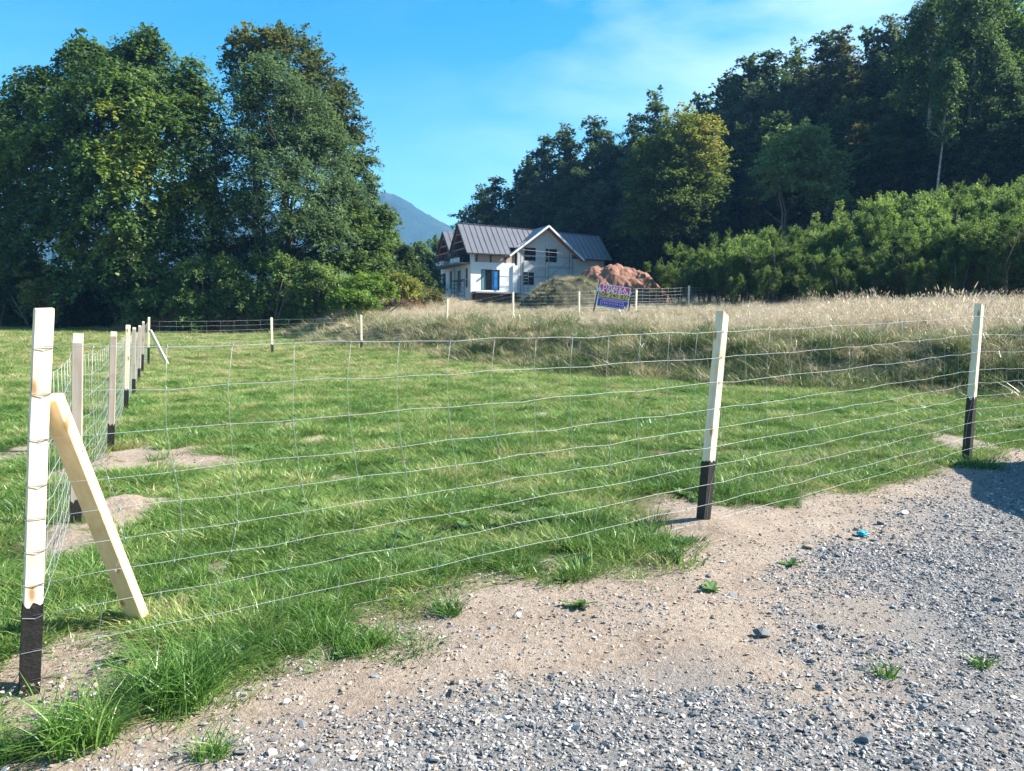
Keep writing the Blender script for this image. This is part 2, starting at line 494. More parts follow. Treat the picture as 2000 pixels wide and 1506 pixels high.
# ------------------------------------------------------------------ mountain
mxs = np.linspace(-1400, 1400, 420); mys = np.linspace(950, 1750, 170)
MX, MY = np.meshgrid(mxs, mys)
ridge_x = [-1400, -900, -600, -430, -330, -265, -240, -205, -170, -140, -110, -60, 0, 150, 400, 800, 1400]
ridge_z = [120, 190, 215, 205, 225, 240, 243, 231, 211, 193, 174, 148, 118, 85, 110, 130, 100]
rz = np.interp(MX, ridge_x, ridge_z)
prof = np.where(MY < 1500, sstep(950, 1560, MY + 20), 1 - sstep(1480, 1900, MY))
MZ = rz * prof / float(sstep(950, 1560, 1500)) * .99 + (fbm(MX * .012, MY * .012, 5, 4) - .5) * 26 * prof
MZ = MZ + (hash2((MX * 3).astype(int), (MY * 3).astype(int), 9) - .5) * 3.2 * prof
MZ = np.where(MY > 1490, np.minimum(MZ, rz), MZ)
ii = (np.arange(169)[:, None] * 420 + np.arange(419)[None, :]).ravel()
mm, nt2, o2 = newmat('mountain_forest')
p2 = N(nt2, 'ShaderNodeBsdfDiffuse')
ge = N(nt2, 'ShaderNodeNewGeometry')
t1 = N(nt2, 'ShaderNodeTexNoise'); t1.inputs['Scale'].default_value = .011; t1.inputs['Detail'].default_value = 6
t2 = N(nt2, 'ShaderNodeTexNoise'); t2.inputs['Scale'].default_value = .16; t2.inputs['Detail'].default_value = 6; t2.inputs['Roughness'].default_value = .7
nt2.links.new(ge.outputs['Position'], t1.inputs['Vector']); nt2.links.new(ge.outputs['Position'], t2.inputs['Vector'])
ra = ramp(nt2, [(.3, (.010, .028, .030)), (.7, (.040, .068, .055))]); nt2.links.new(t2.outputs['Fac'], ra.inputs[0])  # dark forest green with the blue of the haze mixed into the colour
rb = ramp(nt2, [(.60, (0, 0, 0)), (.66, (.7, .7, .7))]); nt2.links.new(t1.outputs['Fac'], rb.inputs[0])
mq = N(nt2, 'ShaderNodeMix', data_type='RGBA'); mq.inputs['B'].default_value = (.09, .085, .06, 1)
nt2.links.new(rb.outputs[0], mq.inputs['Factor']); nt2.links.new(ra.outputs[0], mq.inputs['A'])
nt2.links.new(mq.outputs['Result'], p2.inputs[0]); nt2.links.new(p2.outputs[0], o2.inputs['Surface'])
mnt = link('mountain', mesh_np('mountain', np.stack([MX.ravel(), MY.ravel(), MZ.ravel() - 2], 1), np.stack([ii, ii + 1, ii + 421, ii + 420], 1), mm, False))
tag(mnt, kind='structure')

# haze
hz = MB(); hz.box((-1620, -90, -30), (1620, 2000, 260))
hm, nt3, o3 = newmat('haze_air')
pv = N(nt3, 'ShaderNodeVolumePrincipled'); pv.inputs['Color'].default_value = (.22, .52, 1, 1); pv.inputs['Density'].default_value = 2.6e-4; pv.inputs['Anisotropy'].default_value = .1
nt3.links.new(pv.outputs[0], o3.inputs['Volume'])
ho = hz.build('haze', hm); tag(ho, kind='stuff', label='pale blue summer haze in the air between the meadow and the mountain')

# ------------------------------------------------------------------ house under construction
HU = Vector((.93, .367, 0)).normalized(); HV = Vector((-.367, .93, 0)).normalized()
HO = pix(919, 572, 80.0)
def H3(u, v, z): return tuple(HU * u + HV * v + Vector((0, 0, z)))   # local to the house empty
house = thing('house', 'unfinished two storey white house with grey metal roofs and open timber gables', 'house', HO)
white = simple('white_render', (.80, .82, .84), .85, noise=.06, nscale=1.2)
block = simple('pale_block', (.60, .61, .62), .9, noise=.12, nscale=2.5)
foam = simple('tan_panel', (.50, .40, .36), .9, noise=.08, nscale=2)
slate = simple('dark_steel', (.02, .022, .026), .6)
concrete = simple('grey_concrete', (.27, .28, .28), .9, noise=.15, nscale=2)
conc_dark = simple('raw_foundation', (.13, .105, .09), .95, noise=.3, nscale=2)
timber = simple('red_brown_timber', (.34, .075, .04), .75, noise=.25, nscale=3)
timber_l = simple('new_roof_timber', (.42, .16, .09), .75, noise=.2, nscale=3)
roofm = simple('grey_sheet_roof', (.17, .17, .185), .42, metal=.3, noise=.15, nscale=.7)
glass_d = simple('dark_glass', (.012, .016, .022), .06, spec=.9)
glass_b = simple('painted_reflection_glass', (.035, .20, .48), .12, spec=.9)  # bright blue reflection painted into the pane colour
glass_g = simple('grey_green_glass', (.16, .30, .33), .10, spec=.9)
whitew = simple('white_board', (.8, .8, .8), .6)
steel = simple('scaffold_steel', (.13, .17, .19), .5, metal=.4)
plank = simple('weathered_plank', (.12, .09, .06), .9)

def hbox(mb, a, b):
    (u0, v0, z0), (u1, v1, z1) = a, b
    mb.quadbox([H3(u0,v0,z0),H3(u1,v0,z0),H3(u1,v1,z0),H3(u0,v1,z0),H3(u0,v0,z1),H3(u1,v0,z1),H3(u1,v1,z1),H3(u0,v1,z1)])
def wall_with_holes(name, axis, fixed, thick, lo, hi, z0, z1, holes, mat, parent=house):
    """wall in the u-z (axis 'u') or v-z (axis 'v') plane pierced by rectangular holes (a0,a1,z0,z1)"""
    mb = MB()
    xs = sorted({lo, hi, *[h[0] for h in holes], *[h[1] for h in holes]})
    zs = sorted({z0, z1, *[h[2] for h in holes], *[h[3] for h in holes]})
    for a, b in zip(xs[:-1], xs[1:]):
        for c, d in zip(zs[:-1], zs[1:]):
            if any(h[0] <= (a+b)/2 <= h[1] and h[2] <= (c+d)/2 <= h[3] for h in holes): continue
            if axis == 'u': hbox(mb, (a, fixed, c), (b, fixed + thick, d))
            else: hbox(mb, (fixed, a, c), (fixed + thick, b, d))
    o = mb.build(name, mat, parent)
    return o
# ground-floor front: the patio door bay
PD = (1.13, 3.2, .32, 2.47)
wall_with_holes('wall', 'u', 0, .3, 0, 4.9, -.1, 3.2, [PD], white)
wall_with_holes('wall', 'u', -.12, .35, 4.65, 5.15, -.1, 3.0, [], white)
# upper band of the front: tan panels between dark posts
mb = MB(); hbox(mb, (.45, .1, 3.2), (4.9, .3, 4.35)); mb.build('wall', foam, house)
for u in (.55, 2.1, 3.75, 4.75):
    mb = MB(); hbox(mb, (u, .04, 3.2), (u + .2, .12, 4.3)); mb.build('post', conc_dark, house)
mb = MB(); hbox(mb, (.0, .02, 3.2), (.42, .3, 4.4)); mb.build('pillar', white, house)
# cross gable wall
GW = [(5.93, 7.26, 3.55, 4.92), (8.4, 9.74, 3.5, 4.9), (5.8, 7.1, 1.0, 2.34)]
wall_with_holes('gable_wall', 'u', -.05, .3, 5.15, 11.5, -.3, 5.0, GW, block)
mb = MB(); mb.poly([H3(5.15, -.05, 5.003), H3(11.5, -.05, 5.003), H3(8.33, -.05, 7.0)], .3, HV); mb.build('gable_triangle', block, house)
mb = MB(); hbox(mb, (11.5, .2, -.3), (15.6, .5, 4.0)); mb.build('wall', block, house)
mb = MB(); hbox(mb, (15.3, .5, -.3), (15.6, 5.5, 4.6)); mb.build('end_wall', block, house)
mb = MB(); hbox(mb, (.1, 10.9, -.3), (15.6, 11.2, 4.0)); mb.build('back_wall', white, house)
# left gable ends of both wings
for w0, hgt in ((0.0, 7.3), (5.6, 7.0)):
    wall_with_holes('end_wall', 'v', 0, .3, w0 + .3, w0 + 5.4, -.6, 3.0, [(w0 + 1.0, w0 + 1.9, .6, 2.6), (w0 + 3.3, w0 + 4.7, .2, 2.5)], white)
    wall_with_holes('upper_wall', 'v', 1.6, .25, w0 + .3, w0 + 5.3, 3.1, 4.4, [(w0 + 2.0, w0 + 4.2, 3.2, 4.35)], white)
    mb = MB(); mb.poly([H3(1.6, w0 + .3, 4.403), H3(1.6, w0 + 5.3, 4.403), H3(1.6, w0 + 2.8, hgt - .35)], .25, HU); mb.build('gable_triangle', timber, house)
    # windows in the end wall
    for (a, b, c, d) in [(w0 + 1.0, w0 + 1.9, .6, 2.6), (w0 + 3.3, w0 + 4.7, .2, 2.5)]:
        fr = MB()
        for q in (((.12, a, c), (.2, a + .07, d)), ((.12, b - .07, c), (.2, b, d)), ((.12, a + .07, c), (.2, b - .07, c + .07)), ((.12, a + .07, d - .07), (.2, b - .07, d))): hbox(fr, *q)
        f = fr.build('window', slate, house)
        g = MB(); hbox(g, (.15, a + .07, c + .07), (.17, b - .07, d - .07)); g.build('pane', glass_d, f)
    a, b, c, d = w0 + 2.0, w0 + 4.2, 3.2, 4.35
    fr = MB()
    for q in (((1.7, a, c), (1.78, a + .07, d)), ((1.7, b - .07, c), (1.78, b, d)), ((1.7, a + .07, c), (1.78, b - .07, c + .07)), ((1.7, a + .07, d - .07), (1.78, b - .07, d))): hbox(fr, *q)
    f = fr.build('balcony_door', slate, house)
    g = MB(); hbox(g, (1.73, a + .07, c + .07), (1.75, b - .07, d - .07)); g.build('pane', glass_d, f)
    # balcony slab with block parapet
    mb = MB(); hbox(mb, (-1.5, w0 + .1, 2.99), (1.59, w0 + 4.9, 3.12)); sl = mb.build('balcony_slab', concrete, house)
    mb = MB(); hbox(mb, (-1.2, w0 + .5, 3.123), (-1.05, w0 + 3.4, 3.62)); mb.build('parapet', whitew, sl)
    rl = MB()
    for vv in (.2, 1.6, 3.2, 4.7): rl.tube([H3(-1.42, w0 + vv, 3.1), H3(-1.42, w0 + vv, 4.1)], .025, 5)
    rl.tube([H3(-1.42, w0 + .2, 4.08), H3(-1.42, w0 + 4.7, 4.08)], .025, 5); rl.tube([H3(-1.42, w0 + .2, 3.65), H3(-1.42, w0 + 4.7, 3.65)], .02, 5)
    rl.build('handrail', steel, sl)
    # roof timbers under the deep overhang
    c0 = w0 + 2.75
    for zz in (4.55, 5.35, 6.15):
        hw = (hgt - .25 - zz) * 1.02
        mb = MB(); hbox(mb, (-.42, c0 - hw, zz), (-.30, c0 + hw, zz + .14)); mb.build('collar_beam', timber_l, house)
    for sgn in (-1, 1):
        for uu in (-.4, .6):
            mb = MB(); mb.bar(H3(uu, c0, hgt - .2), H3(uu, c0 + sgn * 3.25, hgt - .2 - 3.25 * .97), .1, .16); mb.build('rafter', timber_l, house)
        mb = MB(); mb.poly([H3(-.50, c0, hgt - .08), H3(-.50, c0 + sgn * 3.3, hgt - .08 - 3.3 * .97), H3(1.6, c0 + sgn * 3.3, hgt - .08 - 3.3 * .97), H3(1.6, c0, hgt - .08)], .02, (0, 0, -1)); mb.build('soffit_board', timber, house)

def front_window(a, b, c, d, v, panes, mull=()):
    fr = MB()
    t = .07
    for q in (((a, v, c), (a + t, v + .09, d)), ((b - t, v, c), (b, v + .09, d)), ((a + t, v, c), (b - t, v + .09, c + t)), ((a + t, v, d - t), (b - t, v + .09, d))): hbox(fr, *q)
    for mlt in mull: hbox(fr, (mlt - .03, v + .004, c + t), (mlt + .03, v + .086, d - t))
    f = fr.build('window', slate, house)
    edges = [a + t] + list(mull) + [b - t]
    for (e0, e1, mt) in zip(edges[:-1], edges[1:], panes):
        if mt is None: continue
        g = MB(); hbox(g, (e0 + .03, v + .04, c + t), (e1 - .03, v + .055, d - t)); g.build('pane', mt, f)
    return f
f = front_window(*PD, .03, (glass_g, glass_d, glass_b), (1.13 + .52, 1.13 + 1.22)); f.name = 'patio_door'  # middle pane is a dark sheet standing for the shaded open leaf
for q in GW[:2]:
    front_window(*q, .0, (glass_d, glass_d), ((q[0] + q[1]) / 2,))
front_window(*GW[2], .0, (glass_d,))
mb = MB(); hbox(mb, (1.85, 1.3, .3), (2.5, 1.35, .8)); mb.build('brick_pile', timber, house)
# floor and partition behind the openings; partition coloured dark to stand for room shade
mb = MB(); hbox(mb, (.3, .3, .05), (15.3, 10.9, .15)); mb.build('floor_slab', concrete, house)
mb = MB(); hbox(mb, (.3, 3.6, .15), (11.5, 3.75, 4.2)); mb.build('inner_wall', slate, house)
mb = MB(); hbox(mb, (.3, .3, 3.0), (15.3, 10.9, 3.12)); mb.build('upper_floor_slab', concrete, house)
# terrace slab and the dark foundation under it
mb = MB(); hbox(mb, (.1, -1.4, -.02), (5.2, -.004, .13)); mb.build('terrace_slab', concrete, house)
mb = MB(); hbox(mb, (.4, -.5, -2.2), (5.0, -.1, -.02)); hbox(mb, (-.05, .02, -2.2), (15.6, 11.0, -.62)); mb.build('foundation', conc_dark, house)

# roofs: planes of sheet with standing seams
def roof_plane(p0, p1, p2, p3, nse, thick=.09, mat=roofm):
    """p0,p1 along the eave, p3,p2 along the ridge"""
    P = [Vector(H3(*p)) for p in (p0, p1, p2, p3)]
    n = (P[1] - P[0]).cross(P[3] - P[0]).normalized()
    if n.z < 0: n = -n
    mb = MB(); mb.poly(P, thick, -n)
    o = mb.build('roof', mat, house)
    sb = None
    for k in range(nse + 1):
        t = k / nse
        a = P[0].lerp(P[1], t); b = P[3].lerp(P[2], t)
        if (b - a).length < .25: continue
        s = MB(); s.bar(a + n * .02, b + n * .02, .025, .045, n)
        s.build('roof_seam', seamm, o)
    return o
seamm = simple('roof_seam_metal', (.13, .14, .16), .45, metal=.35)
RH, RE = 7.4, 4.05
def zr_(u): return RH - .45 * (u + .6) / 16.8
def ze_(u): return RE - .1 * (u + .6) / 16.8
for (ua, ub_, va, ns) in ((-.6, 4.3, -.6, 8), (4.3, 12.25, .32, 13), (12.25, 16.2, -.6, 7)):   # behind the middle gable the sheet starts at the wall
    fa = (va + .6) / 3.4
    roof_plane((ua, va, ze_(ua) + fa * (zr_(ua) - ze_(ua))), (ub_, va, ze_(ub_) + fa * (zr_(ub_) - ze_(ub_))), (ub_, 2.8, zr_(ub_)), (ua, 2.8, zr_(ua)), ns)
roof_plane((16.2, 6.2, RE), (-.6, 6.0, RE), (-.6, 2.8, RH), (16.2, 2.8, 6.95), 0 + 1)
roof_plane((-.6, 5.0, RE), (15.8, 5.0, RE), (15.8, 8.35, 7.05), (-.6, 8.35, 7.1), 27)
roof_plane((15.8, 11.7, RE), (-.6, 11.7, RE), (-.6, 8.35, 7.1), (15.8, 8.35, 7.05), 1)
# cross gable: two slopes running back into the main roof
GZ, GEZ = 7.22, 3.9
for (ue, sgn) in ((3.95, -1), (12.6, 1)):
    P = [(ue, -.95, GEZ if sgn < 0 else 3.75), (8.33, -.95, GZ), (8.33, 2.65, GZ), (ue, -.55, GEZ if sgn < 0 else 3.75)]
    V = [Vector(H3(*p)) for p in P]
    n = (V[1] - V[0]).cross(V[2] - V[0]).normalized()
    if n.z < 0: n = -n
    V = [q + n * .05 for q in V]
    mb = MB(); mb.poly(V, .1, -n); o = mb.build('roof', roofm, house)
    for k in range(1, 9):
        t = k / 9
        a = V[0].lerp(V[1], t); 
        b0 = V[3].lerp(V[2], t)
        s = MB(); s.bar(a + n * .03, b0 + n * .03, .035, .06, n); 
    a, b = V[0] - n * .06 - HV * .02, V[1] - n * .06 - HV * .02
    mb = MB(); mb.bar(a, b, .05, .2, n); mb.build('fascia_board', whitew, house)
    mb = MB(); mb.poly([q - n * .12 for q in V], .03, -n); mb.build('soffit_board', timber_l, house)
mb = MB(); mb.bar(H3(-.62, 2.8, RH + .03), H3(16.2, 2.8, 6.98), .22, .05); mb.build('ridge_cap', seamm, house)
mb = MB(); mb.bar(H3(-.6, -.66, RE - .05), H3(3.9, -.66, RE - .05), .12, .12); mb.build('gutter', slate, house)
for (c0, hg) in ((2.8, RH), (8.35, 7.1)):
    for sgn in (-1, 1):
        mb = MB(); mb.bar(H3(-.63, c0, hg - .06), H3(-.63, c0 + sgn * 3.4, hg - .06 - 3.4 * .985), .06, .18); mb.build('barge_board', slate, house)

# scaffolds (free standing)
def scaffold(label, u0, u1, v0, v1, zb, levels, nu, planks, braces=True, posts_top=None):
    t = thing('scaffold', label, 'scaffold', HO)
    top = posts_top or max(levels) + 1.1
    us = [u0 + (u1 - u0) * k / nu for k in range(nu + 1)]
    for uu in us:
        for vv in (v0, v1):
            m = MB(); m.tube([H3(uu, vv, zb), H3(uu, vv, top)], .035, 5); m.build('pole', steel, t)
    for zz in levels:
        for vv in (v0, v1):
            for dz in (0, 1.0):
                if zz + dz > top: continue
                m = MB(); m.tube([H3(u0 - .1, vv - .04, zz + dz), H3(u1 + .1, vv - .04, zz + dz)], .014, 5); m.build('rail', steel, t)
        if planks:
            m = MB(); hbox(m, (u0, v0 + .05, zz - .06), (u1, v1 - .05, zz - .01)); m.build('platform', plank, t)
    if braces:
        for a, b in zip(us[:-1], us[1:]):
            m = MB(); m.tube([H3(a, v0 - .08, levels[0]), H3(b, v0 - .08, levels[-1] + 1)], .024, 5); m.build('brace', steel, t)
    return t
sc1 = scaffold('tall steel scaffold standing in front of the house middle gable', 5.25, 10.9, -1.6, -.75, -1.5, (1.8, 2.95), 2, False, True, 5.2)
for k in range(9):
    m = MB(); m.tube([H3(5.3, -1.68, -.4 + k * .33), H3(5.75, -1.68, -.4 + k * .33)], .025, 4); m.build('rung', steel, sc1)
m = MB(); m.tube([H3(5.75, -1.68, -.6), H3(5.75, -1.68, 2.5)], .03, 5); m.build('ladder_rail', steel, sc1)
m = MB(); m.bar(H3(5.0, -1.75, 4.52), H3(11.0, -1.75, 4.30), .03, .04); m.build('guard_board', simple('pale_board', (.42, .38, .36), .8), sc1)
sc2 = scaffold('low trestle scaffold below the near balcony of the house', -1.3, -.5, .5, 2.6, -1.0, (1.25,), 1, True, False, 1.3)
for vv in (.5, 2.6):
    m = MB(); m.tube([H3(-1.6, vv, -1.0), H3(-.9, vv, 1.2)], .03, 5); m.build('brace', steel, sc2)
    for k in range(5):
        m = MB(); m.tube([H3(-1.3, vv, -.7 + k * .4), H3(-.5, vv, -.7 + k * .4)], .022, 4); m.build('rung', steel, sc2)
m = MB(); m.bar(H3(-.9, -1.4, 1.32), H3(-.9, 3.4, 1.32), .4, .06); m.build('plank', plank, sc2)
sc3 = scaffold('small trestle scaffold at the far left corner of the house', -1.3, -.5, 8.0, 10.6, -1.0, (1.1,), 1, True, False, 1.2)
m = MB(); m.bar(H3(-.9, 6.9, 1.18), H3(-.9, 12.2, 1.18), .4, .06); m.build('plank', plank, sc3)

# ------------------------------------------------------------------ earth heaps by the house
def heap(name, label, cx, cy, rx, ry, zt, mat, seed, rot=0.0, ridge=.5, n=70, rough=.25):
    us = np.linspace(-1.25, 1.25, n); U, Vv = np.meshgrid(us, us)
    r = np.sqrt(U ** 2 + Vv ** 2)
    h = np.clip(1 - r ** 2.2, 0, 1) ** .9
    c, s = math.cos(rot), math.sin(rot)
    Xh = cx + (U * rx * c - Vv * ry * s); Yh = cy + (U * rx * s + Vv * ry * c)
    g = terrain(Xh, Yh)
    hgt = zt - float(terrain(np.array([cx]), np.array([cy]))[0])
    Z = g - .25 + h * (hgt + .25) * (1 + ridge * (fbm(U * 2.2 + seed, Vv * 2.2, seed, 3) - .5)) + (h > 0) * ((fbm(Xh * 1.8, Yh * 1.8, seed + 4, 4) - .5) * rough * 2.2 + (fbm(Xh * 6, Yh * 6, seed + 14, 3) - .5) * rough * .4)
    ii = (np.arange(n - 1)[:, None] * n + np.arange(n - 1)[None, :]).ravel()
    me = mesh_np(name, np.stack([Xh.ravel(), Yh.ravel(), Z.ravel()], 1), np.stack([ii, ii + 1, ii + n + 1, ii + n], 1), mat, False)
    o = link(name, me); tag(o, label, 'earth heap')
    return o, Xh, Yh, Z, h
orange = simple('orange_clay', (.27, .135, .085), .95, nscale=5, bump=1.0, col2=(.15, .07, .045), detail=9)
brown = simple('brown_earth', (.05, .05, .025), .95, nscale=1.5, bump=.8, col2=(.045, .042, .022), detail=8)
pO = pix(1205, 508, 54); pG = pix(1105, 530, 51)
heap('clay_heap', 'long heap of bare orange clay under the dark trees right of the house', pO.x - .25, pO.y, 4.3, 2.8, pO.z - .35, orange, 4, -.1, .22, 160, .30)
_, mXh, mYh, mZ, mh = heap('earth_mound', 'dark weedy earth mound in front of the house scaffold', pG.x, pG.y, 3.3, 2.6, pG.z - .5, brown, 9, .15, .25, 60, .2)

# ------------------------------------------------------------------ foliage
def leaf_quads(C, Nn, size, aspect, rs):
    """diamond leaves at C with normals Nn"""
    n = len(C)
    rnd = rs.normal(size=(n, 3))
    a = np.cross(Nn, rnd); a /= np.linalg.norm(a, axis=1)[:, None] + 1e-9
    b = np.cross(Nn, a); b /= np.linalg.norm(b, axis=1)[:, None] + 1e-9
    s = (size * rs.uniform(.6, 1.35, n))[:, None]
    fold = Nn * s * .18
    v = np.stack([C - a * s, C + b * s * aspect + fold, C + a * s, C - b * s * aspect + fold], 1).reshape(-1, 3)
    f = np.arange(4 * n).reshape(n, 4)
    return v, f

def crown_mesh(name, lobes, nclump, per, csize, leaf, mat, seed, aspect=.55, droop=.35, flat=.5, tfun=None, upn=.5, inner=.25, shoot=0.0):
    """lobes (cx,cy,cz,rx,ry,rz,weight); clumps of leaves spread over and inside the lobes"""
    rs = np.random.RandomState(seed)
    lob = np.array([l[:6] for l in lobes], float)
    wgt = np.array([(l[6] if len(l) > 6 else 1) * (l[3] * l[5]) for l in lobes]); wgt /= wgt.sum()
    k = rs.choice(len(lob), nclump, p=wgt)
    d = rs.normal(size=(nclump, 3)); d /= np.linalg.norm(d, axis=1)[:, None]
    d[:, 2] = np.where((d[:, 2] < -.5), -d[:, 2], d[:, 2])
    rad = np.where(rs.rand(nclump) < inner, rs.uniform(.35, .85, nclump), rs.uniform(.86, 1.06, nclump))
    bumpy = 1 + .22 * np.sin(d[:, 0] * 5 + k * 2.1) * np.sin(d[:, 2] * 6 + d[:, 1] * 4 + seed)
    P = lob[k, :3] + d * lob[k, 3:6] * (rad * bumpy)[:, None]
    # drop clumps that fall deep inside another lobe
    deep = np.zeros(nclump, bool)
    for j in range(len(lob)):
        q = (((P - lob[j, :3]) / lob[j, 3:6]) ** 2).sum(1)
        deep |= (q < .45) & (k != j)
    keep = ~deep | (rs.rand(nclump) < .25)
    P = P[keep]; d = d[keep]; nc = len(P)
    cs = csize * rs.uniform(.6, 1.45, nc)
    # each clump is a fan-like spray: long axis outward and drooping
    outd = d.copy(); outd[:, 2] = outd[:, 2] * .5 - droop + rs.normal(0, .15, nc); outd /= np.linalg.norm(outd, axis=1)[:, None]
    side = np.cross(outd, np.array([0, 0, 1.0])); side /= np.linalg.norm(side, axis=1)[:, None] + 1e-9
    nrm = np.cross(side, outd)
    nrm[nrm[:, 2] < 0] *= -1
    m = rs.randint(int(per * .6), int(per * 1.4) + 1, nc)
    ci = np.repeat(np.arange(nc), m); n = len(ci)
    l = rs.uniform(-1, 1, n); sw = rs.uniform(-1, 1, n) * (1.05 - np.abs(l)) * .85; th = rs.normal(0, .22, n) * flat
    c = cs[ci][:, None]
    C = P[ci] + outd[ci] * (l[:, None] * c) + side[ci] * (sw[:, None] * c) + nrm[ci] * (th[:, None] * c)
    C[:, 2] -= (l ** 2) * cs[ci] * droop * .6
    NN = nrm[ci] * .9 + rs.normal(0, .55, (n, 3)) + np.array([0, 0, upn]); NN /= np.linalg.norm(NN, axis=1)[:, None]
    ct = rs.uniform(0, 1, nc)
    if tfun is not None: base = tfun(P) + (ct - .5) * .28
    else: base = .5 + (ct - .5) * .45
    tint = np.clip(base[ci] + rs.normal(0, .09, n), .02, .98)
    v, f = leaf_quads(C, NN, leaf, aspect, rs)
    return mesh_np(name, v, f, mat, False, {'tint': np.repeat(tint, 4)})

bark = simple('grey_brown_bark', (.13, .105, .085), .95, noise=.4, nscale=3, bump=.6, stretch=(3, 3, .6))
bark_pale = simple('pale_birch_bark', (.50, .48, .44), .85, nscale=2.5, col2=(.16, .145, .13), stretch=(1, 1, 3))
bark_dark = simple('dark_bark', (.05, .042, .035), .95, noise=.4, nscale=3, stretch=(3, 3, .6))

def trunk_mesh(name, h, r, limbs, spread, mat, seed, lean=0.0, start=.25, stems=1, up=.8):
    rs = random.Random(seed); mb = MB()
    for s in range(stems):
        bx = 0 if stems == 1 else rs.uniform(-.7, .7); by = 0 if stems == 1 else rs.uniform(-.5, .5)
        tx = bx * (3.5 if stems > 1 else 1) + rs.uniform(-.03, .03) * h + lean * h; ty = by * 3
        pts = []; rad = []
        for k in range(8):
            t = k / 7
            pts.append((bx + (tx - bx) * t ** 1.3 + rs.uniform(-.012, .012) * h * (k > 0), by + (ty - by) * t + rs.uniform(-.012, .012) * h * (k > 0), -.4 + t * (h + .4)))
            rad.append(r * (1.25 if k == 0 else 1) * (1 - t) ** .8 / (stems ** .4) + .02)
        mb.tube(pts, rad, 7)
        for j in range(limbs // stems):
            t = start + (1 - start) * (j + rs.random()) / (limbs / stems) * .92
            q = t * 7; i0 = min(int(q), 6); fr = q - i0
            a = Vector(pts[i0]).lerp(Vector(pts[i0 + 1]), fr)
            th = rs.uniform(0, 2 * math.pi); ln = spread * (1.1 - t * .75) * rs.uniform(.6, 1.1)
            dirv = Vector((math.cos(th), math.sin(th), up * rs.uniform(.4, 1.2))).normalized()
            lp = [a]; 
            for e in range(1, 5):
                lp.append(a + dirv * ln * e / 4 + Vector((rs.uniform(-.08, .08), rs.uniform(-.08, .08), .03 * e * e * up)) * ln * .6)
            r0 = r * (1 - t) ** .8 * .42 / (stems ** .4) + .02
            mb.tube(lp, [r0, r0 * .75, r0 * .5, r0 * .3, .012], 5, False)
            for e in (2, 3):
                th2 = th + rs.choice((-1, 1)) * rs.uniform(.5, 1.0)
                d2 = Vector((math.cos(th2), math.sin(th2), up * rs.uniform(.2, 1.0))).normalized()
                mb.tube([lp[e], lp[e] + d2 * ln * .2, lp[e] + d2 * ln * .42 + Vector((0, 0, .05 * ln))], [r0 * .4, r0 * .25, .01], 4, False)
    return mb.mesh(name, mat, True)

def copy_tree(root):
    r = root.copy(); COL.objects.link(r)
    for ch in list(root.children):
        c = ch.copy(); COL.objects.link(c); c.parent = r
        c.matrix_parent_inverse = ch.matrix_parent_inverse.copy()
    return r

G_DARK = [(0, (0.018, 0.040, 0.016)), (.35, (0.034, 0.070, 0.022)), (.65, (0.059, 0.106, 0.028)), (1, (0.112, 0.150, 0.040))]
G_BEECH = [(0, (0.032, 0.068, 0.021)), (.3, (0.060, 0.123, 0.027)), (.6, (0.124, 0.218, 0.030)), (.8, (0.239, 0.294, 0.043)), (1, (0.36, 0.34, 0.065))]
G_ASH = [(0, (0.046, 0.087, 0.037)), (.4, (0.084, 0.152, 0.058)), (.75, (0.129, 0.217, 0.072)), (1, (0.198, 0.275, 0.093))]
G_FRESH = [(0, (0.050, 0.104, 0.019)), (.4, (0.101, 0.200, 0.033)), (.75, (0.185, 0.304, 0.051)), (1, (0.336, 0.416, 0.090))]
G_YEL = [(0, (0.047, 0.090, 0.024)), (.4, (0.095, 0.158, 0.036)), (.7, (0.268, 0.300, 0.060)), (1, (0.536, 0.405, 0.108))]
G_BUSH = [(0, (0.034, 0.072, 0.023)), (.4, (0.076, 0.144, 0.036)), (.75, (0.134, 0.224, 0.051)), (1, (0.269, 0.304, 0.090))]
G_OAK = [(0, (0.041, 0.065, 0.021)), (.4, (0.082, 0.117, 0.031)), (.7, (0.164, 0.156, 0.047)), (1, (0.328, 0.195, 0.073))]
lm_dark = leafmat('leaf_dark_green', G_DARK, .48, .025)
lm_beech = leafmat('leaf_beech', G_BEECH, .48, .025)
lm_ash = leafmat('leaf_ash', G_ASH, .48, .025)
lm_fresh = leafmat('leaf_fresh_green', G_FRESH, .48, .025)
lm_yel = leafmat('leaf_yellowing', G_YEL, .48, .025)
lm_bush = leafmat('leaf_bush', G_BUSH, .48, .025)
lm_bushl = leafmat('leaf_light_bush', [(0, (.05, .10, .03)), (.4, (.11, .20, .055)), (.75, (.19, .30, .08)), (1, (.32, .36, .12))], .45, .025)
lm_dim = leafmat('leaf_mid_green', [(0, (.024, .055, .02)), (.4, (.05, .10, .03)), (1, (.12, .18, .05))], .45, .025)
lm_grey = leafmat('leaf_grey_green', [(0, (.03, .058, .03)), (.4, (.06, .10, .05)), (1, (.13, .17, .08))], .45, .03)
lm_olive = leafmat('leaf_olive', [(0, (.035, .05, .018)), (.5, (.08, .10, .03)), (1, (.20, .19, .06))], .45, .025)
lm_thick = leafmat('leaf_thicket', [(0, (.065, .125, .03)), (.4, (.135, .235, .055)), (.75, (.22, .34, .09)), (1, (.36, .44, .15))], .48, .03)
lm_oak = leafmat('leaf_browning', G_OAK, .48, .025)

def at_tree(px, pytop, Y):
    p = pix(px, pytop, Y); g = tz(p.x, Y)
    return Vector((p.x, Y, g)), p.z - g

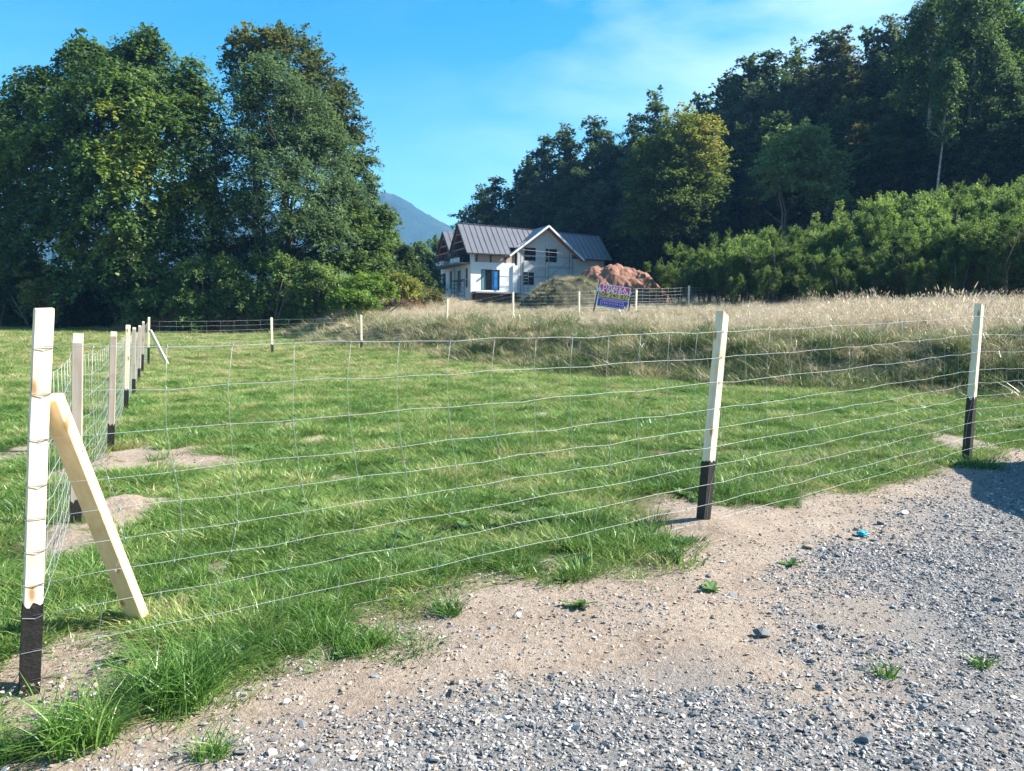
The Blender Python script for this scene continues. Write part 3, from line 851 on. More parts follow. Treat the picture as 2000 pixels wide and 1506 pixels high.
# ---- big beech on the left
def lobes_px(Y, ctr, lst, depth=.8):
    """lobes given in photograph pixels (px, py, rx, ry, dY) -> local metres about ctr"""
    o = []
    for (px, py, rx, ry, dY) in lst:
        p = pix(px, py, Y + dY); k = (Y + dY) / 1500
        o.append((p.x - ctr.x, p.y - ctr.y, p.z - ctr.z, rx * k, min(rx, 130) * k * depth, ry * k, 1))
    return o
YB = 56
cb, _ = at_tree(215, 60, YB)
beech = thing('beech_tree', 'huge dark beech tree with drooping sheets of leaves, largest tree at the field edge', 'tree', cb)
LB = lobes_px(YB, cb, [(285, 150, 58, 72, 0), (292, 95, 22, 34, 0), (180, 160, 66, 60, 1), (165, 115, 34, 30, 1), (375, 200, 50, 52, -1), (380, 150, 18, 32, -1), (80, 200, 66, 56, 0), (40, 250, 56, 50, -1), (250, 240, 120, 100, -2), (350, 300, 90, 95, -3), (130, 330, 110, 100, -2), (30, 380, 70, 110, 0),
                       (240, 390, 110, 110, -4), (375, 420, 60, 95, -3), (110, 480, 110, 90, -3), (300, 500, 90, 80, -4), (0, 520, 70, 80, 0), (200, 560, 110, 50, -3), (-60, 400, 90, 150, 1), (-70, 250, 70, 90, 1), (40, 560, 70, 60, 1), (120, 580, 60, 40, 1)])
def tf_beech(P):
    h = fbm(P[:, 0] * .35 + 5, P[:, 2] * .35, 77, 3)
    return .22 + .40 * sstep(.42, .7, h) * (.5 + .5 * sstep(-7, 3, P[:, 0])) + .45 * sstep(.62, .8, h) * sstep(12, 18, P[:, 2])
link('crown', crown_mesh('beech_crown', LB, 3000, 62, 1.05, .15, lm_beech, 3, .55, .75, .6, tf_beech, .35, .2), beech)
link('trunk', trunk_mesh('beech_trunk', 17.5, .55, 26, 8.5, bark, 5, 0, .12), beech)

# ---- ash in front of a browning oak
YA = 54
ca, _ = at_tree(515, 95, YA)
ash = thing('ash_tree', 'tall feathery grey green ash tree with several bare stems beside the dark beech', 'tree', ca)
LA = lobes_px(YA, ca, [(525, 180, 50, 62, 0), (500, 240, 50, 66, 0), (580, 250, 72, 80, 0), (620, 320, 62, 80, 0), (500, 330, 70, 70, -1), (560, 380, 90, 70, -2), (650, 400, 50, 60, 0), (470, 430, 50, 60, -1), (600, 460, 80, 50, -2), (500, 510, 70, 50, 1), (570, 530, 80, 45, 1), (430, 520, 60, 60, 2), (400, 590, 60, 40, 2)])
link('crown', crown_mesh('ash_crown', LA, 1550, 60, .95, .13, lm_ash, 8, .38, .45, .8, None, .3, .3), ash)
link('trunk', trunk_mesh('ash_trunk', 15.5, .30, 26, 6.0, bark, 15, 0, .22, 4, 1.1), ash)
YO = 62
co, _ = at_tree(560, 60, YO)
oak = thing('oak_tree', 'oak tree with browning top rising behind the feathery ash', 'tree', co)
LO = lobes_px(YO, co, [(495, 115, 48, 42, 0), (560, 110, 60, 42, 0), (610, 165, 46, 42, 0), (650, 230, 45, 55, 0), (660, 300, 45, 60, 0), (485, 175, 36, 50, 0), (600, 260, 60, 80, 0)])
link('crown', crown_mesh('oak_crown', LO, 560, 52, .9, .15, lm_oak, 12, .6, .1, .8, lambda P: .22 + .27 * sstep(14, 24, P[:, 2]), .4, .3), oak)
link('trunk', trunk_mesh('oak_trunk', 21, .42, 24, 7, bark, 17, 0, .3), oak)

# ---- smaller trees and bushes of the left edge
def mk_tree(px, py, Y, lobes, label, cat, name, mat, ncl, per, cs, leaf, seed, trunk_h=.7, tr=.16, asp=.5, droop=.25, bk=None, stems=1, tf=None, flat=.7, group=None, upn=.4, inner=.3):
    c, h = at_tree(px, py, Y)
    t = thing(name, label, cat, c, 0, group)
    L_ = lobes_px(Y, c, lobes)
    link('crown', crown_mesh(name + '_crown', L_, ncl, per, cs, leaf, mat, seed, asp, droop, flat, tf, upn, inner), t)
    link('trunk', trunk_mesh(name + '_trunk', h * trunk_h, tr, 14, h * .28, bk or bark, seed + 50, 0, .2, stems), t)
    return t
mk_tree(690, 320, 58, [(700, 340, 32, 40, 0), (715, 380, 22, 30, 0), (690, 400, 30, 40, 0)], 'slender loose tree at the right end of the left tree group', 'tree', 'young_tree', lm_ash, 150, 50, .7, .13, 21)
mk_tree(690, 410, 55, [(690, 450, 40, 45, 0), (650, 480, 50, 50, -1), (720, 500, 35, 45, 0), (680, 540, 55, 45, -1), (745, 450, 22, 50, 3), (757, 500, 22, 50, 4)], 'light green maple below the slender tree at the group right end', 'tree', 'maple_tree', lm_bush, 620, 55, .75, .14, 22)
mk_tree(752, 470, 66, [(752, 505, 26, 40, 0), (745, 540, 32, 35, 0), (765, 550, 20, 30, 0)], 'dark conical conifer against the blue mountain slope', 'tree', 'conifer_tree', lm_dark, 200, 50, .8, .16, 23, bk=bark_dark, droop=.5)
mk_tree(822, 475, 84, [(822, 500, 20, 25, 0), (815, 530, 26, 30, 0), (835, 555, 28, 25, 0)], 'rounded pale green willow just left of the house', 'tree', 'willow_tree', lm_ash, 220, 50, .8, .16, 24, droop=.8)
mk_tree(858, 462, 100, [(856, 490, 16, 25, 0), (850, 520, 16, 25, 0), (860, 550, 18, 25, 0)], 'tree with rounded top half hidden behind the house left end', 'tree', 'garden_tree', lm_bush, 150, 45, .9, .18, 25)
mk_tree(790, 505, 74, [(790, 530, 24, 24, 0), (775, 550, 26, 22, 0), (805, 555, 22, 20, 0)], 'low dark spruce group tree between the conifer and the willow', 'tree', 'spruce_tree', lm_dark, 130, 45, .8, .16, 26, bk=bark_dark)
rb_ = random.Random(8)
def bush_lobes(x0, x1, top, base, n):
    """uneven stack of small lobes between the pixel columns x0..x1; top(u) gives the crown line"""
    o = []
    for k in range(n):
        px = x0 + (x1 - x0) * (k + rb_.random()) / n
        u = (px - x0) / (x1 - x0); tp = top + (base - top) * .55 * abs(2 * u - 1) ** 1.7
        for j in range(3):
            py = tp + (base - tp) * (j + rb_.uniform(.2, .8)) / 3
            r = rb_.uniform(17, 30)
            o.append((px + rb_.uniform(-8, 8), py + r * .5, r, r * rb_.uniform(.8, 1.3), rb_.uniform(-1.2, 1.8)))
    return o
bush_specs = [
    ((255, 400), 548, 634, 50, 'low spreading hornbeam bush under the right side of the beech', lm_bushl, 420, .5),
    ((350, 480), 470, 636, 50.5, 'dense mid green bush between the beech and the ash', lm_bushl, 640, .55),
    ((455, 590), 480, 636, 50, 'tall leafy bush standing right below the ash stems', lm_bushl, 640, .55),
    ((560, 690), 500, 630, 50, 'rounded hawthorn bush at the end of the left hedge', lm_bushl, 520, .5),
    ((50, 105), 533, 610, 52, 'yellow green broom bush below the far left of the beech', lm_yel, 130, .45),
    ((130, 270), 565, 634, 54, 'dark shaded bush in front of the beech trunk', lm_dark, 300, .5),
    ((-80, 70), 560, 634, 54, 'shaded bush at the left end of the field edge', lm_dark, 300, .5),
]
for i, ((x0_, x1_), top_, base_, Y, lab, mt, nc, cs) in enumerate(bush_specs):
    mk_tree((x0_ + x1_) / 2, top_, Y, bush_lobes(x0_, x1_, top_, base_, 5), lab, 'bush', 'bush', mt, nc, 56, cs, .095, 60 + i, .6, .07, stems=3)
# bramble bank left of the house
for i, (px, py, Y, rx, ry, mt, lab) in enumerate([
        (720, 560, 47, 38, 22, lm_fresh, 'bright bramble bush at the foot of the left tree group'),
        (775, 560, 50, 42, 22, lm_yel, 'low olive weed thicket left of the house'),
        (690, 585, 44, 36, 14, lm_fresh, 'low yellow green bramble at the edge of the dry grass'),
        (825, 580, 54, 34, 12, lm_oak, 'brown withered weed thicket just left of the house'),
        (745, 545, 56, 40, 20, lm_oak, 'purple brown withered thicket on the rise beyond the brambles')]):
    mk_tree(px, py - ry, Y, [(px, py, rx, ry, 0), (px - rx * .6, py + ry * .4, rx * .6, ry * .7, -.5), (px + rx * .6, py + ry * .5, rx * .6, ry * .6, 0)], lab, 'bush', 'bramble_bush', mt, 190, 55, .45, .085, 80 + i, .4, .03, stems=3)

# ---- dark forest on the right hill side
def unit_tree(name, mat, seed, H, Wd, tall=False, ncl=260, leaf=.2, bk=None, tr=.2, base=.3):
    rs = random.Random(seed)
    lob = []
    nl = 9 if tall else 8
    for k in range(nl):
        t = (k + .5) / nl
        zc = H * (base + (1 - base) * (t ** .9) * .92)
        ww = Wd * (.55 + .45 * math.sin(math.pi * min(1, t * .85 + .18))) * (.6 if t > .8 else 1)
        a = rs.uniform(0, 6.28); q = ww * rs.uniform(.15, .5)
        lob.append((math.cos(a) * q, math.sin(a) * q, zc, ww * rs.uniform(.5, .75), ww * rs.uniform(.5, .75), H * (1 - base) / nl * rs.uniform(1.0, 1.5), 1))
    cm = crown_mesh(name + '_crown', lob, ncl, 46, H * .055, leaf, mat, seed, .6, .3, .7, None, .35, .3)
    tm = trunk_mesh(name + '_trunk', H * .92, tr, 14, Wd * .9, bk or bark_dark, seed + 9, 0, .3)
    return cm, tm
forest_protos = []
for i in range(7):
    forest_protos.append(unit_tree('forest_tree', [lm_dark, lm_dark, lm_dim, lm_dark, lm_grey, lm_dark, lm_olive][i], 100 + i, 18.0, 4.6, False, 340, .21, base=.18))
def add_tree(proto, name, label, cat, px, py, Y, H0, group=None, wide=1.0, rot=None, xy=None):
    if xy is None:
        c, h = at_tree(px, py, Y)
    else:
        c = Vector((xy[0], xy[1], tz(xy[0], xy[1]))); h = xy[2]
    t = thing(name, label, cat, c, rot if rot is not None else random.uniform(0, 6.28), group)
    s = h / H0
    t.scale = (s * wide, s * wide, s)
    link('crown', proto[0], t); link('trunk', proto[1], t)
    return t
FOREST_LABEL = 'dark broad leaved tree in the shaded forest on the right hillside'
sil = [(935, 372, 118), (975, 352, 112), (1030, 318, 112), (1075, 275, 108), (1110, 258, 106), (1155, 240, 104), (1200, 265, 102), (1235, 238, 100), (1285, 198, 98), (1330, 225, 98), (1370, 195, 100), (1425, 150, 96), (1470, 118, 94), (1515, 108, 92), (1555, 98, 92), (1600, 78, 90), (1650, 62, 88), (1700, 70, 86), (1745, 48, 84), (1790, 52, 84), (1850, 20, 82), (1900, 5, 80), (1950, -20, 78), (2000, 30, 78), (2060, -20, 76), (2130, -40, 76), (2200, -60, 76)]
rr = random.Random(3)
ORD = ['leftmost', 'second', 'third', 'fourth', 'fifth', 'sixth', 'seventh', 'eighth', 'ninth', 'tenth', 'eleventh', 'twelfth', 'thirteenth', 'fourteenth', 'fifteenth', 'sixteenth', 'seventeenth', 'eighteenth', 'nineteenth', 'twentieth', 'twenty-first', 'twenty-second', 'twenty-third', 'twenty-fourth', 'twenty-fifth', 'twenty-sixth', 'twenty-seventh', 'twenty-eighth', 'twenty-ninth', 'thirtieth']
def put(px, py, Y, wd=1.0, lab=FOREST_LABEL):
    if lab == FOREST_LABEL and px < 2000:
        q = pix(px, py, Y)
        for (hx, hy, hz) in ((6.0, 54, 4.8), (9, 54, 4.8)):       # the clay heap stands in a gap the sun reaches through
            t_ = (q.x - hx) * SUNV.x + (q.y - hy) * SUNV.y; hl = math.hypot(SUNV.x, SUNV.y); t_ /= hl
            off = abs(-(q.x - hx) * SUNV.y + (q.y - hy) * SUNV.x) / hl
            if t_ > 0 and off < 5.5 and q.z > hz + t_ * SUNV.z / hl - 1: return
    add_tree(forest_protos[rr.randrange(7)], 'forest_tree', lab, 'tree', px, py, Y, 18.0, 'dark forest trees on the right hillside', wd, rr.uniform(0, 6.28))
for k, (px, py, Y) in enumerate(sil):
    put(px, py, Y, 1.0, ('%s tree%s along the dark forest skyline rising above the house' % (ORD[k], '' if k == 0 else ' from the left')) if px < 2000 else FOREST_LABEL)
    put(px + rr.uniform(-25, 25), py + rr.uniform(45, 75), Y - 6, 1.05)
    if px > 1000: put(px + rr.uniform(-25, 25), py + rr.uniform(110, 150), Y - 12, 1.1)
    if px > 1240: put(px + rr.uniform(-25, 25), py + rr.uniform(170, 230), Y - 19, 1.15)
# forest continuing on the slope beyond the frame
for k in range(9, 14):
    xx = 62 + rr.uniform(0, 40); yy = 45 + k * 4.0
    add_tree(forest_protos[k % 7], 'forest_tree', FOREST_LABEL, 'tree', 0, 0, 0, 18.0, 'dark forest trees on the right hillside', 1.1, None, (xx, yy, 19))
# distinct trees at the forest edge
mk_tree(1335, 225, 73, [(1345, 262, 42, 38, 0), (1320, 305, 66, 42, 0), (1365, 330, 50, 45, 0), (1280, 345, 55, 45, 0), (1320, 390, 85, 45, 0), (1290, 440, 75, 40, 0), (1350, 440, 60, 40, 0)],
        'beech with yellow gold top standing out from the dark forest edge', 'tree', 'golden_beech_tree', lm_yel, 900, 55, 1.05, .16, 31, tf=lambda P:   .22 + .44 * sstep(7, 16, P[:, 2]) * sstep(-7, 3, P[:, 0]), droop=.1, flat=.5, bk=bark_dark)
mk_tree(1570, 250, 63, [(1565, 285, 45, 35, 0), (1530, 320, 48, 45, 0), (1600, 330, 45, 45, 0), (1560, 365, 60, 40, 0), (1615, 385, 30, 40, 0)],
        'rounded grey green rowan tree in front of the dark forest', 'tree', 'rowan_tree', lm_ash, 420, 52, .8, .15, 32, tf=lambda P: np.full(len(P), .85), bk=bark, stems=2)
# tall birches
for i, (px, py, Y, lob, lab) in enumerate([
        (1822, 5, 66, [(1830, 35, 40, 40, 0), (1800, 95, 42, 45, 0), (1845, 110, 40, 50, 0), (1790, 170, 35, 40, 0), (1835, 190, 35, 40, 0), (1820, 60, 42, 50, 0)], 'tall pale stemmed birch at the forest edge, leftmost of the birches'),
        (1905, -20, 62, [(1905, 20, 55, 50, 0), (1890, 95, 55, 55, 0), (1930, 150, 50, 60, 0), (1880, 190, 40, 50, 0), (1920, 240, 45, 45, 0), (1860, 250, 28, 35, 0)], 'tallest birch with full light crown near the right edge'),
        (1965, -30, 64, [(1970, 10, 40, 50, 0), (1980, 90, 40, 55, 0), (1970, 180, 45, 60, 0), (1990, 260, 40, 45, 0)], 'birch with yellowing right side at the photo right edge'),
        (1842, 130, 60, [(1850, 160, 22, 35, 0), (1843, 215, 20, 35, 0), (1850, 265, 18, 22, 0)], 'thin young birch between the two tall birches')]):
    c, h = at_tree(px, py, Y)
    t = thing('birch_tree', lab, 'tree', c)
    link('crown', crown_mesh('birch_crown', lobes_px(Y, c, lob), [430, 620, 420, 120][i], 46, .75, .13, lm_bush if i != 2 else lm_fresh, 140 + i, .5, .8, .8, lambda P: np.full(len(P), .3), .2, .4), t)
    link('trunk', trunk_mesh('birch_trunk', h * .95, [.2, .22, .2, .1][i], 14, 1.6, bark_pale, 150 + i, .008, .6), t)

# ---- thicket of young trees below the forest
sap = []
for i in range(5):
    rs_ = random.Random(200 + i); lob = []
    for k in range(13):
        a = rs_.uniform(0, 6.28); q = rs_.uniform(.1, 1.6)
        zt = rs_.uniform(1.3, 4.2)
        lob.append((math.cos(a) * q, math.sin(a) * q, zt, rs_.uniform(.3, .5), rs_.uniform(.3, .5), rs_.uniform(.9, 1.6), 1))
    for k in range(10):
        a = rs_.uniform(0, 6.28); q = rs_.uniform(.2, 2.0)
        lob.append((math.cos(a) * q, math.sin(a) * q, 4.6 + rs_.uniform(-.6, .5), rs_.uniform(.12, .32), rs_.uniform(.12, .32), rs_.uniform(.4, .75), 2.6))
    cm = crown_mesh('thicket_crown', lob, 720, 42, .22, .046, [lm_thick, lm_thick, lm_bush, lm_bush, lm_thick][i], 210 + i, .55, -.35, .8, None, .4, .3)
    tm = trunk_mesh('thicket_stems', 4.6, .06, 16, 1.6, bark, 220 + i, 0, .15, 4, 1.5)
    sap.append((cm, tm))
TH = 'bushy young tree in the bright green thicket at the forest foot'
def thick(px, py, Y, k=None, wd=1.0, lab=TH, grp='young trees of the green thicket', sc=sap):
    add_tree(sc[rr.randrange(5) if k is None else k], 'thicket_tree', lab, 'young tree', px, py, Y, 6.1, grp, wd, rr.uniform(0, 6.28))
top = [(1395, 470), (1440, 440), (1500, 425), (1545, 440), (1600, 420), (1640, 395), (1690, 372), (1740, 352), (1790, 348), (1840, 348), (1890, 342), (1940, 336), (1990, 334), (2050, 330), (2110, 325)]
for j, (px, py) in enumerate(top):
    thick(px, py + rr.uniform(-6, 8), 50 + rr.uniform(-1, 2), None, 1.0, ('%s young tree%s along the top edge of the bright green thicket' % (ORD[j], '' if j == 0 else ' from the left')) if px < 2000 else TH)
    thick(px + 22, py + 14, 47.5 + rr.uniform(-1, 1), None, 1.05)
    thick(px - 10, py + 40 + rr.uniform(-8, 8), 46 + rr.uniform(-1, 1), None, 1.15)
    if px > 1560: thick(px, py + 75 + rr.uniform(-8, 8), 44, None, 1.2)
LOW = 'darker bush at the foot of the green thicket behind the dry grass'
for px, py, Y, k in [(1330, 470, 52, 2), (1300, 500, 50, 3), (1375, 480, 48, 2), (1350, 515, 47, 3), (1420, 500, 45, 2), (1470, 470, 45, 0), (1520, 455, 44, 3), (1560, 490, 43, 2), (1620, 480, 42, 3), (1680, 480, 42, 2), (1740, 470, 41, 3), (1790, 450, 41, 2), (1840, 455, 40, 3), (1880, 425, 40, 2), (1930, 410, 39, 3), (1980, 415, 39, 2), (2030, 400, 39, 3), (1650, 520, 40, 2), (1720, 510, 40, 3), (1800, 500, 39, 2), (1870, 490, 39, 3), (1950, 480, 38, 2), (2010, 470, 38, 3), (1580, 530, 41, 3), (1500, 515, 42, 2), (1440, 530, 43, 3), (2090, 400, 38, 2), (2080, 470, 37, 3)]:
    thick(px, py, Y, k, 1.25, LOW, 'bushes at the foot of the thicket')

# ------------------------------------------------------------------ instanced ground cover
def proto_col(name, meshes):
    c = bpy.data.collections.new(name)
    for i, me in enumerate(meshes):
        o = bpy.data.objects.new('%s_%02d' % (name, i), me); c.objects.link(o)
    return c
def scatter(name, label, col, P, rot, scl, idx, kind='stuff'):
    me = bpy.data.meshes.new(name)
    P = np.asarray(P, np.float32)
    me.vertices.add(len(P)); me.vertices.foreach_set('co', P.ravel())
    a = me.attributes.new('rot', 'FLOAT_VECTOR', 'POINT'); a.data.foreach_set('vector', np.asarray(rot, np.float32).ravel())
    a = me.attributes.new('scl', 'FLOAT_VECTOR', 'POINT'); a.data.foreach_set('vector', np.asarray(scl, np.float32).ravel())
    a = me.attributes.new('idx', 'INT', 'POINT'); a.data.foreach_set('value', np.asarray(idx, np.int32))
    o = link(name, me); tag(o, label, None, None, kind)
    ng = bpy.data.node_groups.new(name + '_nodes', 'GeometryNodeTree')
    ng.interface.new_socket('Geometry', in_out='INPUT', socket_type='NodeSocketGeometry')
    ng.interface.new_socket('Geometry', in_out='OUTPUT', socket_type='NodeSocketGeometry')
    gi = ng.nodes.new('NodeGroupInput'); go = ng.nodes.new('NodeGroupOutput')
    ip = ng.nodes.new('GeometryNodeInstanceOnPoints')
    ci = ng.nodes.new('GeometryNodeCollectionInfo'); ci.inputs['Collection'].default_value = col
    ci.inputs['Separate Children'].default_value = True; ci.inputs['Reset Children'].default_value = True
    def na(nm, ty):
        n = ng.nodes.new('GeometryNodeInputNamedAttribute'); n.data_type = ty; n.inputs['Name'].default_value = nm
        return n.outputs['Attribute']
    l = ng.links.new
    l(gi.outputs[0], ip.inputs['Points']); l(ci.outputs[0], ip.inputs['Instance'])
    ip.inputs['Pick Instance'].default_value = True
    l(na('idx', 'INT'), ip.inputs['Instance Index'])
    e2r = ng.nodes.new('FunctionNodeEulerToRotation'); l(na('rot', 'FLOAT_VECTOR'), e2r.inputs[0]); l(e2r.outputs[0], ip.inputs['Rotation'])
    l(na('scl', 'FLOAT_VECTOR'), ip.inputs['Scale'])
    l(ip.outputs[0], go.inputs[0])
    md = o.modifiers.new('scatter', 'NODES'); md.node_group = ng
    return o

def clump(name, nb, rad, h, wdt, bend, mat, seed, lean=(0, 0), hvar=.45, segs=3, seed_head=0.0):
    rs = np.random.RandomState(seed)
    V = []; F = []; T = []
    for b in range(nb):
        r = rad * math.sqrt(rs.rand()); a = rs.uniform(0, 6.283)
        bx, by = r * math.cos(a), r * math.sin(a)
        hh = h * rs.uniform(1 - hvar, 1 + hvar * .6)
        da = rs.uniform(0, 6.283); bd = bend * rs.uniform(.3, 1.5)
        dx, dy = math.cos(da) * bd * hh + lean[0] * hh + bx * .8, math.sin(da) * bd * hh + lean[1] * hh + by * .8
        fa = rs.uniform(0, 3.1416); wx, wy = math.cos(fa) * wdt / 2, math.sin(fa) * wdt / 2
        tn = rs.rand(); n0 = len(V)
        for s in range(segs + 1):
            t = s / segs
            cx = bx + dx * t * t; cy = by + dy * t * t; cz = hh * (t - .28 * min(1, bd) * t * t)
            if s < segs:
                ww = (1 - t * .75)
                V += [(cx - wx * ww, cy - wy * ww, cz), (cx + wx * ww, cy + wy * ww, cz)]
                T += [tn, tn]
            else:
                V.append((cx, cy, cz)); T.append(tn)
        for s in range(segs - 1):
            q = n0 + 2 * s; F.append((q, q + 1, q + 3, q + 2))
        q = n0 + 2 * (segs - 1); F.append((q, q + 1, q + 2))
        if seed_head and rs.rand() < seed_head:
            n1 = len(V); cx, cy, cz = V[n0 + 2 * segs]
            ex, ey = dx * .25, dy * .25
            for (t, ww) in ((0, .3), (.3, 1.6), (.7, 1.1)):
                V += [(cx + ex * t - wx * ww * 1.6, cy + ey * t - wy * ww * 1.6, cz + hh * .14 * t), (cx + ex * t + wx * ww * 1.6, cy + ey * t + wy * ww * 1.6, cz + hh * .14 * t)]; T += [tn, tn]
            V.append((cx + ex, cy + ey, cz + hh * .14)); T.append(tn)
            F += [(n1, n1+1, n1+3, n1+2), (n1+2, n1+3, n1+5, n1+4), (n1+4, n1+5, n1+6)]
    me = bpy.data.meshes.new(name); me.from_pydata(V, [], F)
    at = me.attributes.new('tint', 'FLOAT', 'POINT'); at.data.foreach_set('value', np.array(T, np.float32))
    me.materials.append(mat); me.update()
    return me

def sample(n, y0, y1, half=.85, seed=0, power=1.0, xmin=-2.5):
    """random ground points, denser near the photographer"""
    rs = np.random.RandomState(seed)
    u = rs.rand(n)
    yy = (y0 ** (1 / power) + u * (y1 ** (1 / power) - y0 ** (1 / power))) ** power
    xx = rs.uniform(-1, 1, n) * (half * yy + 2.0)
    return xx, yy, rs
def slope_rot(rs, n, tilt=.12):
    return np.stack([rs.normal(0, tilt, n), rs.normal(0, tilt, n), rs.uniform(0, 6.283, n)], 1)

rs = np.random.RandomState(31); n = 130
xx = rs.uniform(-46, -8, n); yy = 56.5 + rs.uniform(-1.5, 3.5, n) - .05 * (xx + 20)
s = rs.uniform(.42, .85, n)
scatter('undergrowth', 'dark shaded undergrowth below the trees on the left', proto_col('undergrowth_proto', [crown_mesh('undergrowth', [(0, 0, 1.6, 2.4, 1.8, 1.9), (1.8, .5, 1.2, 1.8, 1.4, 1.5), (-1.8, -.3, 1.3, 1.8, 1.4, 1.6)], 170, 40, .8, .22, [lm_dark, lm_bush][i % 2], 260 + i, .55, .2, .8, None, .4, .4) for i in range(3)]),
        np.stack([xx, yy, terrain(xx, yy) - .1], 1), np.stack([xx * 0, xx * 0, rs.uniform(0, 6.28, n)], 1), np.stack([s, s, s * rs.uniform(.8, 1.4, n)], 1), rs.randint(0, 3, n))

gs_lawn = [(0, (.035, .08, .02)), (.2, (.08, .16, .032)), (.48, (.125, .25, .05)), (.70, (.25, .335, .09)), (.86, (.42, .40, .17)), (1, (.50, .42, .25))]
gs_bank = [(0, (.018, .04, .014)), (.28, (.06, .12, .03)), (.5, (.15, .20, .06)), (.66, (.36, .31, .17)), (1, (.66, .54, .36))]
gs_straw = [(0, (.22, .20, .10)), (.22, (.44, .36, .23)), (.6, (.60, .50, .36)), (1, (.72, .62, .48))]
m_lawn = blademat('lawn_blade', gs_lawn, .9, (13, 24, .2), .35, .85, .03)
m_tuft = blademat('tuft_blade', [(0, (.03, .08, .02)), (.35, (.075, .175, .03)), (.75, (.145, .28, .055)), (.92, (.34, .38, .14)), (1, (.5, .44, .25))], 1.4, None, .35, .75, .03)
m_bank = blademat('bank_blade', gs_bank, 1.1, (24, 50, .14), .3, .8)
m_straw = blademat('straw_blade', gs_straw, .7, None, .3, .8)
m_weed = blademat('weed_leaf', [(0, (.05, .12, .025)), (.5, (.10, .20, .035)), (1, (.2, .28, .07))], 2, None, .35, .6, .08)

# lawn
lawn_col = proto_col('lawn_proto', [clump('lawn_clump', 66, .11, .038, .0055, .45, m_lawn, 300 + i, segs=2) for i in range(5)] +
                     [clump('lawn_clump', 46, .10, .066, .006, .5, m_lawn, 310 + i, segs=3) for i in range(3)])
xx, yy, rs = sample(200000, 2.5, 75, .95, 1, 2.0)
g, v, d = masks(xx, yy); bdv = bank_d(xx, yy)
keep = (g > rs.rand(len(xx)) ** .8) & (bdv < .6 + rs.normal(0, .3, len(xx))) & (hill_d(xx, yy) < 0)
keep &= rs.rand(len(xx)) > d * .55
clumpy = fbm(xx * 1.6, yy * 1.6, 19, 3)
keep &= rs.rand(len(xx)) < .05 + 1.35 * clumpy
xx, yy, clumpy, d = xx[keep], yy[keep], clumpy[keep], d[keep]; n = len(xx)
idx = np.where(rs.rand(n) < sstep(.45, .7, clumpy) * .8, rs.randint(5, 8, n), rs.randint(0, 5, n))
s = (1 + .045 * yy) * rs.uniform(.7, 1.3, n) * (1 - .3 * d)
sc3 = np.stack([s, s, s * np.where(yy > 12, .7, .9) * (.35 + 1.15 * clumpy)], 1)
print('lawn', n)
scatter('grass', 'short mown meadow grass inside the wire fence', lawn_col, np.stack([xx, yy, terrain(xx, yy) - .004], 1), slope_rot(rs, n), sc3, idx)

# lush fringe along the fence in the foreground
fr_col = proto_col('fringe_proto', [clump('fringe_clump', 40, .07, .17, .0075, .85, m_tuft, 330 + i, segs=4) for i in range(5)])
fx = []; fy = []; fs = []
rs = np.random.RandomState(44)
for (px, py, rx, ry, cnt, sz) in [(360, 1330, 70, 40, 34, 1.0), (440, 1260, 90, 45, 50, .8), (560, 1230, 110, 50, 80, .75), (660, 1250, 80, 35, 45, .65), (150, 1425, 80, 20, 26, .75), (560, 1160, 180, 50, 110, .8), (330, 1120, 120, 50, 70, .85), (200, 1140, 90, 60, 50, .85), (760, 1130, 120, 30, 60, .75),
                                  (1000, 1110, 160, 18, 45, .38), (1310, 1090, 75, 12, 20, .36), (1100, 1075, 120, 20, 22, .35), (880, 1190, 40, 14, 16, .5), (410, 1462, 40, 9, 12, .4), (1520, 995, 60, 8, 22, .5), (20, 1455, 50, 16, 14, .7), (250, 1010, 60, 40, 25, .7), (1180, 1010, 60, 14, 22, .5), (60, 1050, 50, 40, 25, .8), (1000, 1060, 200, 20, 40, .45), (40, 940, 60, 20, 20, .6), (740, 1245, 25, 12, 8, .5)]:
    p = gpix(px, py); cnt = int(cnt * .7); sz *= .85
    a = rs.uniform(0, 6.283, cnt); r = np.sqrt(rs.rand(cnt))
    fx += list(p.x + np.cos(a) * r * rx * p.y / 1500); fy += list(p.y + np.sin(a) * r * ry * p.y ** 2 / (1500 * 1.55)); fs += list(sz * rs.uniform(.6, 1.3, cnt))
# thinner taller grass scattered over the near meadow
ax_, ay_, rs2 = sample(5200, 3.0, 15, .8, 9, 1.6)
g, v, d = masks(ax_, ay_)
k2 = (g > .5) & (rs2.rand(len(ax_)) < sstep(.45, .7, fbm(ax_ * .9, ay_ * .9, 29, 3)) * .9 + .06) & (bank_d(ax_, ay_) < 0)
fx += list(ax_[k2]); fy += list(ay_[k2]); fs += list(rs2.uniform(.18, .36, k2.sum()))
fx, fy, fs = map(np.array, (fx, fy, fs)); n = len(fx)
scatter('tall_grass', 'lush long green grass growing along the foot of the front fence', fr_col, np.stack([fx, fy, terrain(fx, fy) - .01], 1), slope_rot(rs, n, .15), np.stack([fs, fs, fs], 1), rs.randint(0, 5, n))

